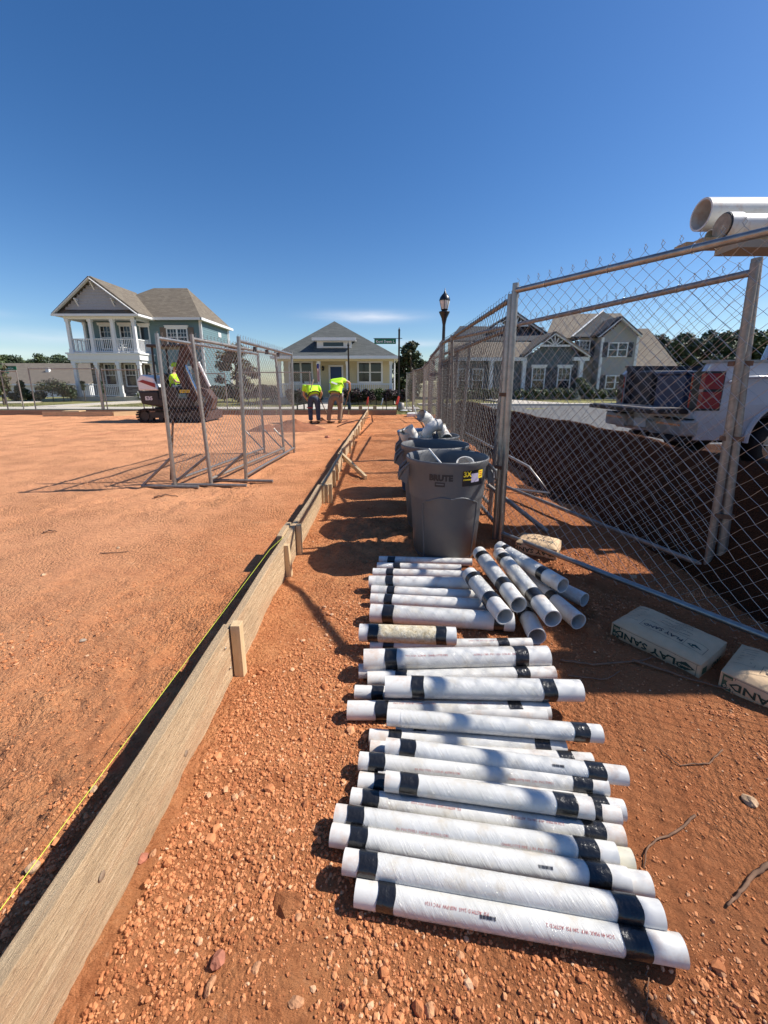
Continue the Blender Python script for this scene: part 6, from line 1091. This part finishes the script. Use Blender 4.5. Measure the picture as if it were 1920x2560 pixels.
t = thing('tote', 'dark blue storage tote standing in the truck bed', 'tote', (tx + .7, 6.7, .9)); ob('box', MB().b2((tx + .12, y0 + .5, .901), (tx + .85, y0 + 1.15, 1.42)), 'tote_blue', t, bevel=.03); ob('lid', MB().b2((tx + .09, y0 + .47, 1.422), (tx + .88, y0 + 1.18, 1.47)), 'tote_blue', t, bevel=.015)
t = thing('tote', 'black crate at the far side of the truck bed', 'tote', (tx + .6, 7.2, .9)); ob('box', MB().b2((tx + .1, y1 - .75, .901), (tx + .8, y1 - .25, 1.5)), 'bed_dark', t, bevel=.03)
# ---------------------------------------------------------------- load of pipe on a rack, and an unseen van added to shade the sand bags
vx = 3.74; t = thing('van', 'unseen white work van added right of the frame to cast shade, carrying the pipe rack', 'van', (vx + 2.5, 2.5, 0)); mb = MB(); mb.poly([(a, 1.70, b) for a, b in ((vx, .35), (vx, 1.9), (vx + .12, 2.1), (vx + 4.2, 2.1), (vx + 4.9, 1.35), (vx + 5.6, 1.2), (vx + 5.6, .35))], dirv=(0, 1.75, 0)); ob('body', mb, 'van_white', t, bevel=.05)
for x in (vx + .9, vx + 4.7): 
    for y in (1.82, 3.33): wheel_ = MB().tube([(x, y - .1, .35), (x, y + .1, .35)], .35, 20); ob('wheel', wheel_, 'rubber', t)
for x in (vx + .3, vx + 2.2, vx + 3.9): mb = MB(); mb.b2((x, 1.6, 2.1), (x + .05, 3.68, 2.17)); ob('rack_bar', mb, 'galv_dull', t); ob('rack_post', MB().b2((x, 3.2, 2.17), (x + .05, 3.26, 2.44)), 'galv_dull', t); ob('rack_bar', MB().b2((x, 3.18, 2.44), (x + .05, 3.95, 2.49)), 'galv_dull', t)
lt = thing('shade_lumber_stack', 'unseen stack of planks added on the van rack to cast shade', 'lumber', (3.2, 2.4, 2.17))  # unseen planks, added so the shade reaches over the bags
for r_i in range(7):
    for c_i in range(8):
        if (r_i, c_i) in ((6, 2), (6, 3), (5, 2)): continue
        ob('plank', MB().b2((3.08 + .03 * ((r_i * 3 + c_i) % 4), 1.74 + .135 * c_i, 2.175 + .04 * r_i), (vx + 3.4, 1.865 + .135 * c_i, 2.212 + .04 * r_i)), 'new_wood', lt)
def loadpipe(px, py, Yc, rad, label, cap=False, m='pvc'):
    c = A(px, py, Yc); Mx = Matrix.Translation(c); q_ = make_pipe(c, Vector((vx + 3.3, Yc, c.z)), rad, label, [], film=False, m=m, grp='load on the van rack')
    if cap:
        ob('coupling', MB().tube([(0, 0, 0), (.10, 0, 0)], rad * 1.12, 28), m, q_, local=True); ob('gasket', MB().tube([(-.008, 0, 0), (0.0, 0, 0)], rad * 1.08, 28), 'ink_black', q_, local=True); ob('end_cap', MB().tube([(-.016, 0, 0), (-.007, 0, 0)], rad * 1.0, 28), 'stone_grey', q_, local=True)
loadpipe(1752, 537, 3.74, .122, 'big open white pipe on top of the rack at the upper right'); loadpipe(1808, 566, 3.47, .0865, 'capped white pipe in front of the big open one', cap=True); loadpipe(1772, 592, 3.6, .053, 'small dirty pipe end tucked under the big open pipe', m='pvc_old')
def plank(px, py, Yc, w, h, label, m='old_board'): c = A(px, py, Yc); o = ob('plank', MB().b2((c.x, Yc - w / 2, c.z - h / 2), (vx + 3.2, Yc + w / 2, c.z + h / 2)), m); put(o, (c.x, Yc, c.z - h / 2)); tag(o, label, 'plank', 'lumber under the pipes on the rack')
plank(1700, 616, 3.66, .14, .026, 'thin grey plank sticking out farthest under the pipes'); plank(1742, 607, 3.52, .12, .04, 'short rounded board end above the thin plank'); plank(1815, 620, 3.40, .22, .055, 'wide tan plank under the capped pipe', 'tan_siding')
# ---------------------------------------------------------------- mini excavator
ex0 = -7.35; ey = 14.6; t = thing('mini_excavator', 'small tracked excavator, white and black, standing behind the leaning panels', 'excavator', (ex0, ey, 0))
for s_, yy in ((-1, ey - .62), (1, ey + .62)):
    mb = MB(); L = .90; r_ = .21; n = 46; per = 2 * (2 * L) + 2 * math.pi * r_
    path = [(-L + 2 * L * i / 14, r_ * 2) for i in range(15)] + [(L + r_ * math.sin(a), r_ + r_ * math.cos(a)) for a in np.linspace(.3, 2.84, 7)] + [(L - 2 * L * i / 14, 0.02) for i in range(15)] + [(-L - r_ * math.sin(a), r_ - r_ * math.cos(a)) for a in np.linspace(.3, 2.84, 7)]
    tr = ob('track', MB().tube([(ex0 + a, yy, b) for a, b in path], .045, 4, closed=True, smooth=False), 'track_rubber', t); mb = MB()
    for i in range(0, len(path)):
        a, b = path[i], path[(i + 1) % len(path)]; mx_, mz_ = (a[0] + b[0]) / 2, (a[1] + b[1]) / 2; mb.beam((ex0 + mx_, yy - .16, mz_), (ex0 + mx_, yy + .16, mz_), .10, .06)
    sub('tread', mb, 'track_rubber', tr); mb = MB(); mb.tube([(ex0 - L, yy - .1, r_), (ex0 - L, yy + .1, r_)], r_ * .8, 16); mb.tube([(ex0 + L, yy - .1, r_), (ex0 + L, yy + .1, r_)], r_ * .8, 16); [mb.tube([(ex0 - .7 + .35 * i, yy - .08, .1), (ex0 - .7 + .35 * i, yy + .08, .1)], .08, 10) for i in range(5)]; mb.b2((ex0 - L, yy - .07, .14), (ex0 + L, yy + .07, .33)); sub('roller', mb, 'machine_dark', tr)
ob('undercarriage', MB().b2((ex0 - .6, ey - .55, .25), (ex0 + .6, ey + .55, .5)), 'machine_dark', t); mb = MB(); mb.b2((ex0 + 1.16, ey - .74, .05), (ex0 + 1.22, ey + .74, .36)); mb.b2((ex0 + .5, ey - .4, .18), (ex0 + 1.16, ey - .3, .28)); mb.b2((ex0 + .5, ey + .3, .18), (ex0 + 1.16, ey + .4, .28)); ob('blade', mb, 'machine_rust', t)
mb = MB(); mb.poly([(ex0 + a, ey - .72, b) for a, b in ((-.95, .62), (-1.0, 1.05), (-.35, 1.05), (-.3, .55), (-.55, .55))], dirv=(0, 1.44, 0)); ob('counterweight', mb, 'machine_dark', t, bevel=.05)
mb = MB(); mb.poly([(ex0 + a, ey - .70, b) for a, b in ((-1.0, 1.06), (-1.02, 1.42), (-.85, 1.6), (-.45, 1.5), (-.32, 1.06))], dirv=(0, 1.40, 0)); hood = ob('hood', mb, 'machine_white', t, bevel=.05); sub('stripe', MB().poly([(ex0 + a, ey - .708, b) for a, b in ((-.98, 1.36), (-.93, 1.36), (-.40, 1.16), (-.40, 1.30), (-.8, 1.42))], dirv=(0, -.004, 0)), 'machine_red', hood)
v_, f_ = text_mesh('E35', .17, .006); ob('model_text', MB().add([(a + ex0 - .66, ey - .724, b + .80) for a, b, _ in v_], f_), 'ink_white', t)
ob('deck', MB().b2((ex0 - .5, ey - .70, .52), (ex0 + .75, ey + .70, .80)), 'machine_dark', t, bevel=.03); ob('side_panel', MB().b2((ex0 - .3, ey - .72, .8), (ex0 + .3, ey - .66, 1.18)), 'machine_dark', t)
[ob('canopy_post', MB().tube([(ex0 + a, ey + b, .8), (ex0 + a * .96, ey + b, 2.48)], .035, 8), 'machine_dark', t) for a in (-.42, .62) for b in (-.62, .30)]; ob('canopy_roof', MB().b2((ex0 - .55, ey - .72, 2.48), (ex0 + .78, ey + .42, 2.57)), 'machine_dark', t, bevel=.03); mb = MB().b2((ex0 - .25, ey - .35, .95), (ex0 + .2, ey + .12, 1.1)); mb.b2((ex0 - .32, ey - .35, 1.1), (ex0 - .2, ey + .12, 1.65)); ob('seat', mb, 'machine_dark', t, bevel=.03)
mb = MB(); mb.tube([(ex0 + .55, ey - .05, .8), (ex0 + .5, ey - .05, 1.25)], .02, 6); mb.tube([(ex0 + .5, ey + .12, .8), (ex0 + .42, ey + .12, 1.3)], .02, 6); ob('lever', mb, 'ink_black', t)
by = ey - .95; mb = MB(); mb.beam((ex0 + .80, by + .45, .70), (ex0 + .42, by + .4, 1.75), .20, .30); mb.beam((ex0 + .42, by + .4, 1.70), (ex0 + .72, by + .38, 2.55), .20, .26); ob('boom', mb, 'machine_rust', t, bevel=.02); ob('boom_cylinder', MB().tube([(ex0 + 1.0, by + .4, .8), (ex0 + .62, by + .4, 1.9)], .045, 8), 'chrome', t)
mb = MB(); mb.beam((ex0 + .70, by + .36, 2.56), (ex0 + 1.30, by + .35, 1.05), .15, .20); ob('arm', mb, 'machine_rust', t, bevel=.02); ob('arm_cylinder', MB().tube([(ex0 + 1.12, by + .3, 2.0), (ex0 + 1.42, by + .3, 1.2)], .045, 8), 'machine_white', t)
mb = MB(); mb.poly([(ex0 + a - .80, by + .05, b) for a, b in ((1.9, 1.2), (2.2, 1.1), (2.40, .8), (2.30, .45), (2.0, .38), (1.75, .55), (2.05, .55), (2.2, .75), (1.95, 1.0))], dirv=(0, .42, 0)); ob('bucket', mb, 'machine_rust', t, bevel=.01)
ob('sticker', MB().b2((ex0 + .42, ey - .735, 1.0), (ex0 + .76, ey - .728, 1.09)), 'ink_yellow', t); v_, f_ = text_mesh('WARNING', .062, .002); ob('sticker_text', MB().add([(a + ex0 + .59, ey - .738, b + 1.045) for a, b, _ in v_], f_), 'ink_black', t); ob('light', MB().sphere((ex0 + .85, ey - .5, 2.35), .05), 'ink_white', t)
t = thing('person', 'operator in a lime shirt seated in the excavator', 'person', (ex0, ey - .1, 1.1)); B = Vector((ex0, ey - .12, 1.1)); P = lambda *v: B + Vector(v)
pts = [P(-.05, 0, .05), P(-.02, 0, .28), P(0, 0, .48), P(.02, 0, .60), P(.05, 0, .72), P(.06, 0, .82)]; rad = [.12, .12, .13, .055, .085, .07]; ed = [(0, 1), (1, 2), (2, 3), (3, 4), (4, 5)]
for s_ in (-1, 1):
    i = len(pts); pts += [P(0, s_ * .2, .46), P(.16, s_ * .24, .24), P(.40, s_ * .16, .24)]; rad += [.05, .04, .028]; ed += [(2, i), (i, i + 1), (i + 1, i + 2)]; hand(pts, rad, ed, i + 2, P(.40, s_ * .16, .24), (1, 0, -.2), (0, 1, 0))
    i = len(pts); pts += [P(.05, s_ * .1, .04), P(.45, s_ * .12, .06), P(.48, s_ * .12, -.26)]; rad += [.085, .06, .045]; ed += [(0, i), (i, i + 1), (i + 1, i + 2)]
skin('body', pts, ed, rad, 'skin', parent=t, sub_=1); sp_ = [P(-.05, 0, .04), P(-.02, 0, .28), P(0, 0, .47), P(.01, 0, .55)] + [q for s_ in (-1, 1) for q in (P(0, s_ * .2, .46), P(.1, s_ * .23, .32))]; skin('shirt', sp_, [(0, 1), (1, 2), (2, 3), (2, 4), (4, 5), (2, 6), (6, 7)], [.17, .17, .165, .08, .085, .075, .085, .075], 'hivis', parent=t, root=1, sub_=1)
skin('trousers', [P(-.04, 0, .06)] + [q for s_ in (-1, 1) for q in (P(.05, s_ * .1, .04), P(.45, s_ * .12, .06), P(.48, s_ * .12, -.24))], [(0, 1), (1, 2), (2, 3), (0, 4), (4, 5), (5, 6)], [.16, .11, .08, .07, .11, .08, .07], 'denim', parent=t, sub_=1); ob('hard_hat', MB().lathe([(.155, .0), (.125, .01), (.12, .08), (.07, .14), (0, .155)], P(.05, 0, .77), 16), 'hivis', t)
